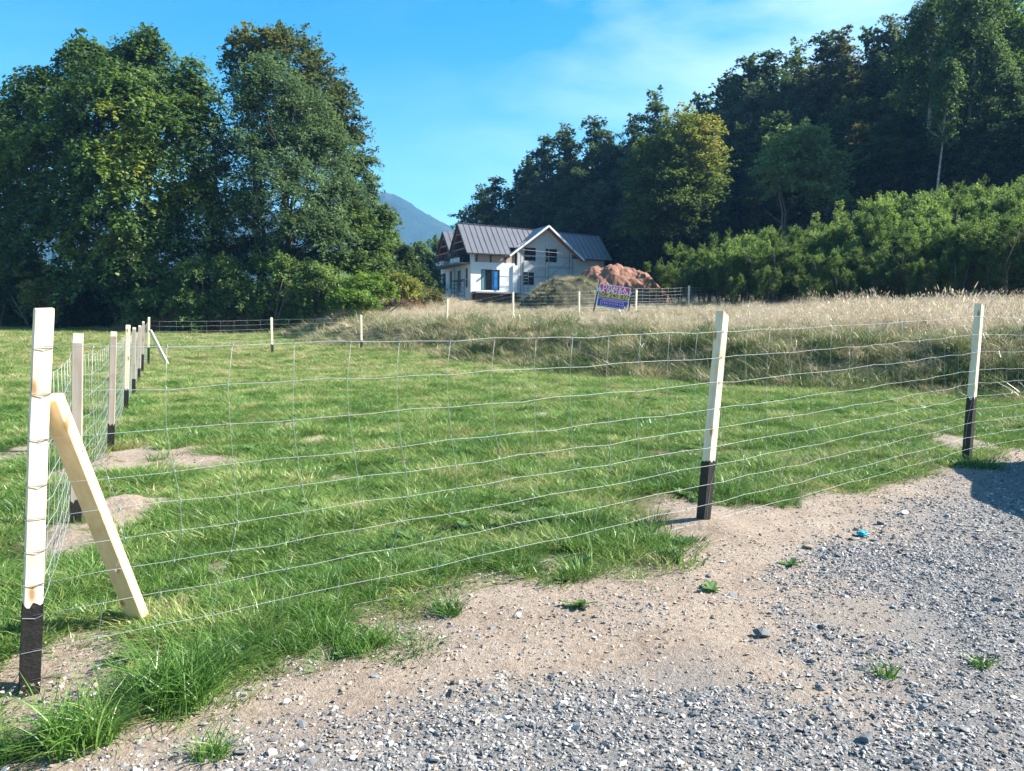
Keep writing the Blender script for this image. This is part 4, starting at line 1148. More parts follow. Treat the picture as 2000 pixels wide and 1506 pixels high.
# bank and plateau grasses
bank_col = proto_col('bank_proto', [clump('bank_clump', 60, .16 + .03 * i, [.17, .24, .27, .34, .20][i], .011, .8, m_bank, 350 + i, (-.35, -.15), segs=3) for i in range(5)])
xx, yy, rs = sample(70000, 8, 85, .95, 5, 1.6)
bdv = bank_d(xx, yy)
keep = (bdv > -.5) & (bdv < 40) & (rs.rand(len(xx)) < np.where(bdv < 4.2, 1.0, .30)) & (hill_d(xx, yy) < 6)
xx, yy, bdv = xx[keep], yy[keep], bdv[keep]; n = len(xx); print('bank', n)
cl = fbm(xx * .9, yy * .9, 23, 3)
s = (1 + .014 * yy) * rs.uniform(.5, 1.25, n) * (.4 + 1.3 * cl) * np.where(bdv > 6, .5, 1)
scatter('bank_grass', 'shaggy half dry grass covering the bank behind the meadow', bank_col, np.stack([xx, yy, terrain(xx, yy) - .03], 1), slope_rot(rs, n, .2), np.stack([s, s, s * .8], 1), rs.randint(0, 5, n))

st_col = proto_col('straw_proto', [clump('straw_clump', 46, .22, .62, .009, .32, m_straw, 370 + i, (-.18, -.03), segs=3, seed_head=.5) for i in range(5)])
xx, yy, rs = sample(60000, 11, 80, .95, 6, 1.5)
bdv = bank_d(xx, yy)
pr = sstep(2.6, 4.2, bdv + 2.2 * sstep(4, -4, xx) + (fbm(xx * .6, yy * .6, 33, 3) - .5) * 5) * .95 + .05
pr = np.where(bdv > 20, pr * .6, pr)
keep = (bdv > .2) & (bdv < 36) & (rs.rand(len(xx)) < pr * (.5 + 1.1 * fbm(xx * 1.1, yy * 1.1, 37, 3))) & (hill_d(xx, yy) < 3)
xx, yy, bdv = xx[keep], yy[keep], bdv[keep]; n = len(xx); print('straw', n)
s = (1 + .006 * yy) * rs.uniform(.55, 1.15, n) * np.where(bdv < 3.5, .6, 1.0) * (.65 + .7 * fbm(xx * .5, yy * .5, 35, 3)) * (.40 + .20 * sstep(6, 13, xx)) * (1 - .4 * sstep(30, 36, yy) * (np.abs(xx - 6) < 9)) * np.where(rs.rand(n) < .08, 1.45, 1)
tallx, tally = [], []
for (px, py, Yt) in [(1868, 600, 20), (1880, 602, 20.4), (1858, 604, 20.2), (1872, 598, 21), (1755, 604, 21), (1748, 606, 21.5), (1900, 604, 19.5), (1960, 600, 20), (1640, 606, 24), (1985, 600, 19), (1812, 604, 21)]:
    q = pix(px, py, Yt); tallx.append(q.x); tally.append(q.y)
xx = np.append(xx, tallx); yy = np.append(yy, tally); s = np.append(s, np.array([1.55, 1.3, 1.4, 1.7, 1.2, 1.1, 1.1, 1.1, .9, 1.2, 1.0])); n = len(xx)
scatter('dry_grass', 'tall pale straw coloured grass on top of the bank', st_col, np.stack([xx, yy, terrain(xx, yy) - .03], 1), slope_rot(rs, n, .08), np.stack([s, s, s], 1), rs.randint(0, 5, n))

# dry grass strip at the foot of the left trees
rs = np.random.RandomState(12)
n = 900
t = rs.rand(n); xx = -26 + t * 20 + rs.normal(0, .4, n); yy = 50.5 + rs.normal(0, .5, n)
s = rs.uniform(.5, 1.3, n) * (.4 + .8 * vnoise(xx * .5, yy * 0, 3))
scatter('reedy_grass', 'reddish dry reeds at the foot of the left trees', proto_col('reed_proto', [clump('reed_clump', 26, .3, .9, .022, .2, blademat('reed_blade', [(0, (.12, .09, .05)), (.5, (.28, .17, .10)), (1, (.42, .30, .18))], .4), 390 + i, seed_head=.4) for i in range(3)]),
        np.stack([xx, yy, terrain(xx, yy) - .03], 1), slope_rot(rs, n, .06), np.stack([s, s, s], 1), rs.randint(0, 3, n))
# weeds on the dark mound
n = 650
k = rs.randint(0, mXh.size, n); ok = mh.ravel()[k] > .08; k = k[ok]; n = len(k)
s = rs.uniform(.5, 1.2, n)
scatter('mound_weeds', 'rank weeds growing over the dark earth mound', bank_col, np.stack([mXh.ravel()[k] + rs.normal(0, .1, n), mYh.ravel()[k], mZ.ravel()[k] - .03], 1), slope_rot(rs, n, .2), np.stack([s, s, s], 1), rs.randint(0, 5, n))

# big tufts, each a thing of its own
for (px, py, sz, nb, lab) in [
        (340, 1365, 1.15, 260, 'largest lush green grass tuft on the bare verge near the corner post'),
        (150, 1440, .95, 220, 'sprawling green grass tuft at the bottom left on bare soil'),
        (1310, 1100, .62, 120, 'green grass tuft on the dirt left below the middle post'),
        (878, 1195, .5, 90, 'small grass tuft alone on the pale dirt in the middle foreground'),
        (410, 1465, .42, 70, 'flat green grass tuft beside the gravel at the bottom'),
        (1730, 1335, .3, 40, 'tiny bright green weed sprouting from the grey gravel'),
        (1912, 1312, .3, 40, 'tiny olive weed in the gravel at the right edge'),
        (738, 1247, .42, 60, 'small grass tuft at the tip of the green fringe'),
        (1535, 985, .45, 70, 'grass tuft at the fence line right of the middle post')]:
    p = gpix(px, py)
    me = clump('grass_tuft', nb, .13 * sz, .26 * sz, .008, .95, m_tuft, int(px), segs=4)
    o = link('grass_tuft', me, None, (p.x, p.y, tz(p.x, p.y) - .01)); tag(o, lab, 'grass tuft')

# broad leaved weeds
def rosette(seed):
    rs = random.Random(seed); mb_v = []; mb_f = []
    for k in range(11):
        a = k * 2.4 + rs.uniform(-.2, .2); ln = rs.uniform(.05, .10); wd = ln * .22
        ca_, sa_ = math.cos(a), math.sin(a); el = rs.uniform(.25, .9)
        pts = [(0, .15), (.35, 1), (.75, .9), (1.0, .05)]
        n0 = len(mb_v)
        for t, ww in pts:
            cx, cy, cz = ca_ * ln * t, sa_ * ln * t, ln * el * t * (1 - .45 * t)
            mb_v += [(cx - sa_ * wd * ww, cy + ca_ * wd * ww, cz + .004), (cx, cy, cz), (cx + sa_ * wd * ww, cy - ca_ * wd * ww, cz + .004)]
        for s_ in range(3):
            q = n0 + 3 * s_; mb_f += [(q, q+1, q+4, q+3), (q+1, q+2, q+5, q+4)]
    me = bpy.data.meshes.new('weed'); me.from_pydata(mb_v, [], mb_f); me.materials.append(m_weed); me.update(); return me
xx, yy, rs = sample(2600, 2.7, 16, .8, 15, 1.5)
g, v, d = masks(xx, yy)
edge = fbm(xx * 1.1, yy * 1.1, 49, 3)
keep = ((g > .5) & (edge > .5)) | ((g < .5) & (v < .5) & (rs.rand(len(xx)) < .035))
xx, yy = xx[keep], yy[keep]; n = len(xx); s = rs.uniform(.4, 1.0, n) * (1 + yy * .03)
scatter('meadow_weeds', 'low broad leaved weeds among the meadow grass', proto_col('weed_proto', [rosette(i) for i in range(4)]), np.stack([xx, yy, terrain(xx, yy)], 1), slope_rot(rs, n, .15), np.stack([s, s, s], 1), rs.randint(0, 4, n))

# ---- stones
def stone_mesh(seed, mat, flat=.5, npt=13):
    rs = random.Random(seed); bm = bmesh.new()
    for k in range(npt):
        v = Vector((rs.gauss(0, 1), rs.gauss(0, 1), rs.gauss(0, 1))).normalized()
        bm.verts.new((v.x * rs.uniform(.8, 1.1), v.y * rs.uniform(.55, .85), v.z * flat * rs.uniform(.75, 1.1)))
    r = bmesh.ops.convex_hull(bm, input=bm.verts)
    bmesh.ops.delete(bm, geom=[e for e in r['geom_interior'] if isinstance(e, bmesh.types.BMVert)], context='VERTS')
    me = bpy.data.meshes.new('stone'); bm.to_mesh(me); bm.free(); me.materials.append(mat)
    return me
def stonemat(name, stops, rough=.75):
    m, nt, o = newmat(name)
    oi = N(nt, 'ShaderNodeObjectInfo'); r = ramp(nt, stops); nt.links.new(oi.outputs['Random'], r.inputs[0])
    tcn = N(nt, 'ShaderNodeTexCoord'); t = N(nt, 'ShaderNodeTexNoise'); t.inputs['Scale'].default_value = 2.2; t.inputs['Detail'].default_value = 5
    nt.links.new(tcn.outputs['Object'], t.inputs['Vector'])
    mq = N(nt, 'ShaderNodeMix', data_type='RGBA'); mq.blend_type = 'MULTIPLY'; mq.inputs['Factor'].default_value = .6
    r2 = ramp(nt, [(.3, (.6, .6, .6)), (.7, (1.15, 1.12, 1.08))]); nt.links.new(t.outputs['Fac'], r2.inputs[0])
    nt.links.new(r.outputs[0], mq.inputs['A']); nt.links.new(r2.outputs[0], mq.inputs['B'])
    p = N(nt, 'ShaderNodeBsdfPrincipled'); p.inputs['Roughness'].default_value = rough; p.inputs['Specular IOR Level'].default_value = .35
    nt.links.new(mq.outputs['Result'], p.inputs['Base Color']); nt.links.new(p.outputs[0], o.inputs['Surface'])
    return m
m_grav = stonemat('crushed_rock', [(0, (.07, .075, .083)), (.25, (.145, .153, .162)), (.5, (.235, .237, .24)), (.72, (.33, .31, .29)), (.9, (.42, .385, .35)), (1, (.56, .54, .51))])
m_crumb = stonemat('soil_crumb', [(0, (.24, .18, .135)), (.5, (.38, .30, .24)), (.85, (.50, .42, .35)), (1, (.36, .35, .34))], .95)
grav_col = proto_col('gravel_proto', [stone_mesh(400 + i, m_grav, [.35, .5, .65][i % 3]) for i in range(14)])
crumb_col = proto_col('crumb_proto', [stone_mesh(430 + i, m_crumb, .6, 10) for i in range(8)])
rs = np.random.RandomState(77)
def area(n, x0, x1, y0, y1): return rs.uniform(x0, x1, n), rs.uniform(y0, y1, n)
PX, PY, PS = [], [], []
for (n, x0, x1, y0, y1, s0, s1) in [(120000, -2.5, 5.0, 2.3, 5.2, .0045, .012), (46000, 0, 9, 4.6, 9.5, .006, .015), (34000, -2.5, 6.5, 2.3, 6.5, .009, .020), (2400, -2.5, 8, 2.3, 8, .017, .032), (14000, -6, 14, -6, 2.3, .012, .025)]:
    a, b = area(n, x0, x1, y0, y1)
    g, v, d = masks(a, b)
    pale = fbm(a * .9 + 3, b * .9, 87, 3)
    pr = np.where(v > .02, v ** .8 * (1.0 - .25 * sstep(.55, .68, pale)) + .05, np.where(g > .5, .0, (.07 if s1 < .02 else .10) * (.3 + 2.2 * sstep(.5, .7, fbm(a * 1.7, b * 1.7, 17, 3)))))
    # the worn pale dust patches stay nearly bare
    for (px, py, rx, ry) in [(1330, 1290, 190, 60), (1700, 1215, 130, 45)]:
        q = gpix(px, py)
        e = ((a - q.x) / (rx * q.y / 1500)) ** 2 + ((b - q.y) / (ry * q.y ** 2 / 2325)) ** 2
        pr = pr * (.12 + .88 * sstep(.5, 1.5, e + (fbm(a * 4, b * 4, 5, 2) - .5)))
    k = rs.rand(n) < pr
    PX.append(a[k]); PY.append(b[k]); PS.append((s0 + (s1 - s0) * rs.rand(n) ** 2)[k])
a, b, s = map(np.concatenate, (PX, PY, PS)); n = len(a); print('gravel', n)
zz = terrain(a, b) + (1 - masks(a, b)[0]) * (fbm(a * 7, b * 7, 3, 3) - .5) * .035
scatter('gravel', 'grey crushed rock gravel of the track', grav_col, np.stack([a, b, zz + s * .06], 1), np.stack([rs.normal(0, .35, n), rs.normal(0, .35, n), rs.uniform(0, 6.283, n)], 1), np.stack([s * rs.uniform(.8, 1.3, n), s, s * rs.uniform(.7, 1.2, n)], 1), rs.randint(0, 14, n))
a, b = area(95000, -4, 8, 2.3, 9.5)
g, v, d = masks(a, b); k = (g < .5) & (rs.rand(len(a)) < np.where(v > .5, .25, .8) * (.35 + .9 * fbm(a * 3, b * 3, 6, 3)))
a, b = a[k], b[k]; n = len(a); s = .004 + .015 * rs.rand(n) ** 4; print('crumbs', n)
zz = terrain(a, b) + (fbm(a * 7, b * 7, 3, 3) - .5) * .035
scatter('soil_crumbs', 'crumbs of dry soil and grit on the bare verge', crumb_col, np.stack([a, b, zz + s * .1], 1), np.stack([rs.normal(0, .4, n), rs.normal(0, .4, n), rs.uniform(0, 6.283, n)], 1), np.stack([s, s, s], 1), rs.randint(0, 8, n))

# single stones that lie apart
sm = {'g': simple('stone_grey', (.24, .25, .26), .8, noise=.4, nscale=18, bump=.3), 'd': simple('stone_dark', (.13, .14, .155), .75, noise=.4, nscale=18, bump=.3),
      'w': simple('stone_white', (.58, .56, .53), .8, noise=.3, nscale=18, bump=.3), 'b': simple('stone_brown', (.36, .28, .21), .9, noise=.35, nscale=18, bump=.3)}
GEN = {'g': 'mid grey angular stone lying loose on the stony verge', 'd': 'dark slate grey stone lying loose on the stony verge', 'w': 'whitish stone lying loose on the stony verge', 'b': 'brownish stone lying loose on the stony verge'}
SPEC = {(1580, 1081): 'rounded brown stone at the left end of the stone cluster', (1487, 1251): 'large flat slate grey stone on the pale dust patch', (733, 1318): 'grey stone standing on edge in the bare dirt of the middle foreground',
        (1080, 1168): 'flat tan slab of stone on the dirt below the fence', (1385, 1130): 'dark stone on the dirt just below the middle post', (1721, 1036): 'blue grey stone above the teal plastic scrap', (1763, 1020): 'pale flat stone at the upper end of the stone cluster',
        (848, 1480): 'white topped stone at the bottom edge near the flat tuft'}
for i, (px, py, w_, c) in enumerate([(733, 1318, 26, 'g'), (558, 1363, 24, 'w'), (590, 1408, 30, 'g'), (455, 1442, 26, 'd'), (848, 1480, 28, 'w'), (960, 1228, 20, 'g'), (1080, 1168, 26, 'b'), (1385, 1130, 22, 'd'), (1487, 1251, 40, 'd'), (1431, 1171, 26, 'g'), (1580, 1081, 26, 'b'), (1607, 1086, 18, 'w'), (1622, 1086, 14, 'd'),
                                  (1563, 1104, 20, 'b'), (1610, 1101, 24, 'g'), (1637, 1096, 18, 'd'), (1721, 1036, 24, 'd'), (1725, 1053, 20, 'b'), (1706, 1071, 22, 'd'), (1690, 1074, 16, 'w'), (1671, 1048, 18, 'g'), (1763, 1020, 30, 'w'), (1412, 1104, 14, 'w'), (1691, 1144, 16, 'd'), (1745, 1197, 18, 'g'),
                                  (1754, 1212, 18, 'b'), (1590, 1239, 24, 'g'), (1685, 1257, 20, 'g'), (1703, 1284, 20, 'd'), (1946, 1194, 24, 'd'), (1928, 1212, 20, 'd'), (1977, 1183, 20, 'd'), (1910, 1070, 16, 'd'), (1976, 1068, 14, 'd'), (1937, 1089, 20, 'd'), (1350, 1440, 30, 'd'), (1300, 1395, 28, 'd'), (1600, 1360, 26, 'd'), (1250, 1480, 28, 'w'), (1880, 1450, 34, 'g'), (1690, 1460, 36, 'd'), (1000, 1400, 24, 'd'), (930, 1390, 22, 'd'), (1100, 1380, 26, 'w'), (1470, 1420, 26, 'g'), (1810, 1380, 28, 'w'), (905, 1268, 16, 'w'), (670, 1340, 14, 'b'), (1160, 1250, 16, 'w')]):
    p = gpix(px, py); s = w_ * p.y / 1500 / 2
    o = link('stone', stone_mesh(500 + i, sm[c], .5 if i % 3 else .38, 16), None, (p.x, p.y, tz(p.x, p.y) + s * .22))
    o.scale = (s, s, s); o.rotation_euler = (random.uniform(-.2, .2), random.uniform(-.2, .2), random.uniform(0, 6.28))
    if (px, py) in SPEC: tag(o, SPEC[(px, py)], 'stone')
    else: tag(o, GEN[c], 'stone', {'g': 'mid grey', 'd': 'dark slate', 'w': 'whitish', 'b': 'brownish'}[c] + ' loose stones on the verge')
# crumpled teal plastic scrap
p = gpix(1682, 1060)
bm = bmesh.new(); bmesh.ops.create_icosphere(bm, subdivisions=3, radius=1)
rs_ = random.Random(5)
for v in bm.verts:
    k = .55 + .75 * float(vnoise(np.array([v.co.x * 2.3 + 4]), np.array([v.co.y * 2.3 + v.co.z * 3.1]), 8)[0])
    v.co = Vector((v.co.x * k * .045, v.co.y * k * .03, v.co.z * k * .018))
me = bpy.data.meshes.new('plastic_scrap'); bm.to_mesh(me); bm.free(); me.materials.append(simple('teal_plastic', (.0, .36, .48), .3))
tag(link('plastic_scrap', me, None, (p.x, p.y, tz(p.x, p.y) + .02)), 'crumpled teal plastic scrap lying among stones at the gravel edge', 'litter')

# ------------------------------------------------------------------ fences
def woodmat(name, c1, c2):
    m, nt, o = newmat(name); L = nt.links.new
    tcn = N(nt, 'ShaderNodeTexCoord'); mp = N(nt, 'ShaderNodeMapping'); mp.inputs['Scale'].default_value = (30, 30, 1.5)
    L(tcn.outputs['Object'], mp.inputs[0])
    t = N(nt, 'ShaderNodeTexNoise'); t.inputs['Scale'].default_value = 1; t.inputs['Detail'].default_value = 5; L(mp.outputs[0], t.inputs['Vector'])
    t2 = N(nt, 'ShaderNodeTexNoise'); t2.inputs['Scale'].default_value = 5; t2.inputs['Detail'].default_value = 3; L(tcn.outputs['Object'], t2.inputs['Vector'])
    r = ramp(nt, [(.3, c2), (.7, c1)]); L(t.outputs['Fac'], r.inputs[0])
    r2 = ramp(nt, [(.25, (.78, .7, .6)), (.45, (1, 1, 1))]); L(t2.outputs['Fac'], r2.inputs[0])
    mq = N(nt, 'ShaderNodeMix', data_type='RGBA'); mq.blend_type = 'MULTIPLY'; mq.inputs['Factor'].default_value = .7
    L(r.outputs[0], mq.inputs['A']); L(r2.outputs[0], mq.inputs['B'])
    mpk = N(nt, 'ShaderNodeMapping'); mpk.inputs['Scale'].default_value = (9, 9, 3.2); L(tcn.outputs['Object'], mpk.inputs[0])
    vk = N(nt, 'ShaderNodeTexVoronoi'); vk.inputs['Scale'].default_value = 1.0; L(mpk.outputs[0], vk.inputs['Vector'])
    rk = ramp(nt, [(.07, (.42, .25, .14)), (.12, (.75, .60, .45)), (.17, (1, 1, 1))]); L(vk.outputs['Distance'], rk.inputs[0])
    mk = N(nt, 'ShaderNodeMix', data_type='RGBA'); mk.blend_type = 'MULTIPLY'; mk.inputs['Factor'].default_value = .85
    L(mq.outputs['Result'], mk.inputs['A']); L(rk.outputs[0], mk.inputs['B'])
    p = N(nt, 'ShaderNodeBsdfPrincipled'); p.inputs['Roughness'].default_value = .7; p.inputs['Specular IOR Level'].default_value = .3
    L(mk.outputs['Result'], p.inputs['Base Color'])
    b = N(nt, 'ShaderNodeBump'); b.inputs['Strength'].default_value = .25; b.inputs['Distance'].default_value = .004; L(t.outputs['Fac'], b.inputs['Height']); L(b.outputs[0], p.inputs['Normal'])
    L(p.outputs[0], o.inputs['Surface']); return m
wood = woodmat('fresh_sawn_pine', (.80, .69, .53), (.66, .54, .38))
wood2 = woodmat('greying_pine', (.48, .40, .33), (.34, .28, .23))
tar = simple('black_tar', (.006, .0055, .006), .6, nscale=25, col2=(.016, .013, .011), noise=.5, bump=.4)
wirem = simple('galvanised_wire', (.38, .41, .41), .5, metal=.3)

def post(parent, bot, top, d, tarz, mat, w_=.07, cut=.03, slant=1):
    """square post along bot->top; d = unit vector along the fence; cut = slanting saw cut at the top"""
    bot = Vector(bot); top = Vector(top); ax = (top - bot).normalized()
    d = Vector((d[0], d[1], 0)).normalized(); n = ax.cross(d).normalized(); d = n.cross(ax).normalized()
    def ring(p, s, c=0): 
        return [p - d*s - n*s + ax*(-c*slant), p + d*s - n*s + ax*(c*slant), p + d*s + n*s + ax*(c*slant), p - d*s + n*s + ax*(-c*slant)]
    h = w_ / 2
    mb = MB(); b0 = bot - ax * .35
    mid1 = bot.lerp(top, .33); mid2 = bot.lerp(top, .66) + d * random.uniform(-.004, .004)
    rings = [ring(b0, h), ring(mid1, h), ring(mid2, h), ring(top, h, cut)]
    for r_ in rings: mb.v += [tuple(q) for q in r_]
    for i in range(3):
        for k in range(4): mb.f.append((4*i+k, 4*i+(k+1) % 4, 4*i+4+(k+1) % 4, 4*i+4+k))
    mb.f += [(3, 2, 1, 0), (12, 13, 14, 15)]
    o = mb.build('post', mat, parent)
    bv = o.modifiers.new('edge', 'BEVEL'); bv.width = .003; bv.segments = 1
    if tarz:
        L_ = (top - bot).length; k = tarz / L_
        mb = MB(); q0 = ring(bot - ax * .3, h + .0025); q1 = ring(bot.lerp(top, k), h + .0025, 0)
        lo = []; hi = []
        for e in range(4):
            for u_ in range(6):
                lo.append(q0[e].lerp(q0[(e+1) % 4], u_ / 6)); hi.append(q1[e].lerp(q1[(e+1) % 4], u_ / 6) + ax * (random.uniform(-.016, .010) - (.03 if random.random() < .12 else 0)))
        m_ = len(lo); mb.v = [tuple(q) for q in lo + hi]
        mb.f = [(i_, (i_+1) % m_, m_ + (i_+1) % m_, m_ + i_) for i_ in range(m_)]
        mb.build('tarred_base', tar, o)
    return o

HW = [1.49, 1.30, 1.11, .915, .77, .63, .488, .345, .19, .06]
def netting(parent, line, hs, spacing, off, r, sag=.02, drift=0.0, ztop=1.49, seg=.25, vs=True, rv=None, seed=1, wig=.006, knots=False):
    """line: list of (x,y,zbase,top) along the fence; horizontal wires at heights hs, stays every spacing"""
    rs = random.Random(seed)
    cum = [0]
    for a, b in zip(line[:-1], line[1:]): cum.append(cum[-1] + math.hypot(b[0]-a[0], b[1]-a[1]))
    def at(t, h):
        t = max(0, min(cum[-1], t))
        for i in range(len(cum) - 1):
            if t <= cum[i+1] + 1e-9: break
        f = (t - cum[i]) / (cum[i+1] - cum[i])
        a, b = line[i], line[i+1]
        xx = a[0] + (b[0]-a[0]) * f; yy = a[1] + (b[1]-a[1]) * f; zb = a[2] + (b[2]-a[2]) * f
        dx, dy = (b[0]-a[0]), (b[1]-a[1]); l = math.hypot(dx, dy)
        nx_, ny_ = dy / l, -dx / l
        sg = -sag * 4 * f * (1 - f)
        lx = (a[3] + (b[3]-a[3]) * f) * h; ly = (a[4] + (b[4]-a[4]) * f) * h
        bul = .5 * sag * 4 * f * (1-f) * math.sin(min(1, h / 1.5) * 3.14)
        return Vector((xx + nx_ * (off + bul) + lx, yy + ny_ * (off + bul) + ly, zb + h + sg))
    for j, h in enumerate(hs):
        pts = []
        n = max(2, int(cum[-1] / seg))
        ph = rs.uniform(0, 6); 
        for k in range(n + 1):
            t = cum[-1] * k / n
            p = at(t, h)
            p.z += wig * math.sin(t * 5.3 + ph) + wig * .8 * math.sin(t * 13.1 + ph * 2) + rs.uniform(-wig, wig) * .5
            pts.append(p)
        mb = MB(); mb.tube(pts, r, 4); mb.build('horizontal_wire', wirem, parent, smooth=True)
    if not vs: return at
    KN = MB()
    t = spacing * .6
    while t < cum[-1]:
        pts = []
        hl = sorted(hs, reverse=True)
        k0 = rs.uniform(.6, 1.3)
        for h in hl:
            q = max(0, (1.25 - h) / .55)
            dr = drift * k0 * (min(q, 1.0) ** 1.4) - drift * .7 * max(0, min(1, (.6 - h) / .3)) + rs.uniform(-.006, .006)
            pts.append(at(t + dr, h))
            kp = pts[-1]; KN.box(kp - Vector((.0035, .0035, .0045)), kp + Vector((.0035, .0035, .0045)))
        mb = MB(); mb.tube(pts, rv or r, 4); mb.build('stay_wire', wirem, parent, smooth=True)
        t += spacing * rs.uniform(.94, 1.06)
    if knots: tag(KN.build('wire_knots', wirem, parent), kind='stuff')
    return at

def fence_posts(spec, parent, dirs, wd=.07):
    line = []
    for (pb, pt, Y, tz_, mt, cut, slant), d in zip(spec, dirs):
        b = pix(*pb, Y); t_ = pix(*pt, Y)
        post(parent, b, t_, d, tz_, mt, wd, cut, slant)
        l = (t_ - b).length
        line.append((b.x, b.y, b.z, (t_.x - b.x) / l, (t_.y - b.y) / l))
    return line
FD = (.806, .592)
ff = thing('wire_fence', 'front wire fence on pale square posts with black feet along the gravel track', 'fence')
sp = [((57, 1350), (86, 602), 3.2, .40, wood, .004, 1), ((1372, 1030), (1411, 612), 5.74, .52, wood, .02, -1), ((1889, 885), (1913, 595), 8.3, .62, wood, .015, -1)]
line = fence_posts(sp, ff, [FD] * 3)
for (x_, y_) in ((8.4, 10.9), (11.9, 13.45)):
    z_ = tz(x_, y_); post(ff, (x_, y_, z_), (x_ + .05, y_, z_ + 1.6), FD, .5, wood, .07, .02, -1); line.append((x_, y_, z_, .03, 0))
netting(ff, line, HW, .30, .04, .0012, .012, .13, rv=.0009, seed=4, wig=.005, knots=True)
# brace of the corner post
b0 = Vector((-1.955, 3.27, .0)); tp = pix(98, 775, 3.27); bt = gpix(270, 1196); bt = Vector((bt.x, bt.y, -.03))
mb = MB(); mb.bar(tp, bt, .065, .085, (1, 0, 0)); br = mb.build('brace', woodmat('honey_pine', (.80, .62, .38), (.70, .50, .27)), ff)
br.modifiers.new('edge', 'BEVEL').width = .003
tie = MB()
for h in HW[:-1]:
    p0 = Vector(line[0][:3]) + Vector((line[0][3] * h, line[0][4] * h, h))
    d = Vector((FD[0], FD[1], 0)); n_ = Vector((FD[1], -FD[0], 0))
    hh = .039
    tie.tube([p0 - d*hh + n_*hh, p0 + d*hh*.2 + n_*hh*1.05 + Vector((0, 0, random.uniform(-.012, .004))), p0 + d*hh + n_*hh], .0016, 4)
    tie.tube([p0 - d*hh + n_*hh, p0 - d*hh - n_*hh], .0016, 4)
tie.build('tie_wire', simple('dull_wire', (.22, .21, .20), .6, metal=.4), ff)

LD = (-.42, .91)
lf = thing('wire_fence', 'left wire fence receding in a row of posts towards the far braced corner post', 'fence')
sp = [((148, 1045), (152, 660), 5.75, .28, wood2, .035, 1), ((216, 893), (222, 652), 9.3, .42, wood2, .03, 1), ((246, 808), (250, 638), 13.4, .45, wood, .03, 1), ((261, 775), (262, 641), 16.9, .4, wood2, .02, 1), ((271, 750), (273, 637), 20.4, .42, wood2, .02, 1), ((278, 722), (280, 629), 24.0, .5, wood2, .02, 1), ((290, 706), (291, 620), 27.0, .5, wood, .01, 1)]
l2 = fence_posts(sp, lf, [LD] * 7)
l2 = [line[0]] + l2
netting(lf, l2, [h * .93 for h in HW], .30, -.04, .0018, .05, .05, rv=.0017, seed=6, wig=.008)
tp = pix(293, 645, 26.9); bt = pix(327, 711, 26.9)
mb = MB(); mb.bar(tp, bt, .085, .085, (1, 0, 0)); mb.build('brace', wood, lf)

bf = thing('wire_fence', 'back wire fence on thin posts climbing the grassy bank to the sale board', 'fence')
sp = [((532, 693), (530, 620), 31, .42, wood, 0, 1), ((706, 683), (705, 615), 33.2, .4, wood, 0, 1), ((873, 657), (874, 585), 35.2, .5, wood, 0, 1), ((1002, 628), (1002, 570), 37.3, .3, wood, 0, 1), ((1131, 625), (1131, 569), 39, .3, wood, 0, 1)]
l3 = fence_posts(sp, bf, [(.88, .47)] * 5, .085)
netting(bf, [l2[-1]] + l3, [h * .95 for h in HW[:8]], .6, .05, .0018, .03, .0, rv=.0012, seed=8, wig=.006, seg=.6)
nf = thing('wire_fence', 'far wire fence running right from the sale board towards the thicket', 'fence')
sp = [((1241, 616), (1243, 566), 41.5, .2, wood, 0, 1), ((1345, 610), (1346, 558), 45, .2, wood, 0, 1), ((1433, 602), (1433, 551), 50, .2, wood2, 0, 1), ((1510, 600), (1510, 545), 46, 0, wood2, 0, 1), ((1655, 592), (1655, 529), 41, 0, wood2, 0, 1), ((1703, 590), (1704, 531), 42, 0, wood2, 0, 1), ((1965, 590), (1966, 528), 38, 0, wood2, 0, 1)]
l4 = fence_posts(sp[:3], nf, [(.8, .6)] * 3, .09)
netting(nf, [l3[-1]] + l4, [h * .97 for h in HW[:9]], .6, .05, .0042, .04, .0, rv=.0035, seed=9, wig=.01, seg=.6)
of = thing('wire_fence', 'old grey posts of a fence in front of the thicket behind the dry grass', 'fence')
l5 = fence_posts(sp[3:], of, [(1, -.2)] * 4, .08)
netting(of, l5, [1.4, 1.0, .6], .6, .05, .003, .04, .0, rv=.003, vs=False, seed=10, seg=.8)

# ------------------------------------------------------------------ sale board
Yb = 37.6
a = pix(1171.5, 553.5, Yb); b = pix(1234, 562.5, Yb); c = pix(1223.5, 607, Yb); d_ = pix(1164.5, 597, Yb)
ub = ((b - a) + (c - d_)).normalized(); vb = ((a - d_) + (b - c)); vb = (vb - ub * vb.dot(ub)).normalized(); nb_ = ub.cross(vb).normalized()
if nb_.y > 0: nb_ = -nb_
Wb = ((b - a).length + (c - d_).length) / 2; Hb = ((a - d_).length + (b - c).length) / 2
cen = (a + b + c + d_) / 4
board = thing('sale_board', 'leaning pink yellow and blue plot for sale board on the dry bank', 'sign', tuple(cen))
def BL(u, v, n): return ub * (u * Wb / 2) + vb * (v * Hb / 2) + nb_ * n
def bquad(name, u0, v0, u1, v1, n0, n1, mat, parent=board):
    mb = MB(); mb.quadbox([BL(u0, v0, n0), BL(u1, v0, n0), BL(u1, v0, n1), BL(u0, v0, n1), BL(u0, v1, n0), BL(u1, v1, n0), BL(u1, v1, n1), BL(u0, v1, n1)])
    return mb.build(name, mat, parent)
pan = bquad('panel', -1, -1, 1, 1, 0, .02, simple('board_white', (.72, .75, .85), .5))
bquad('pink_field', -.95, .27, .95, .94, .021, .024, simple('board_pink', (.62, .035, .19), .5), pan)
bquad('yellow_field', -.95, -.10, .95, .265, .021, .024, simple('board_yellow', (.62, .56, .10), .5), pan)
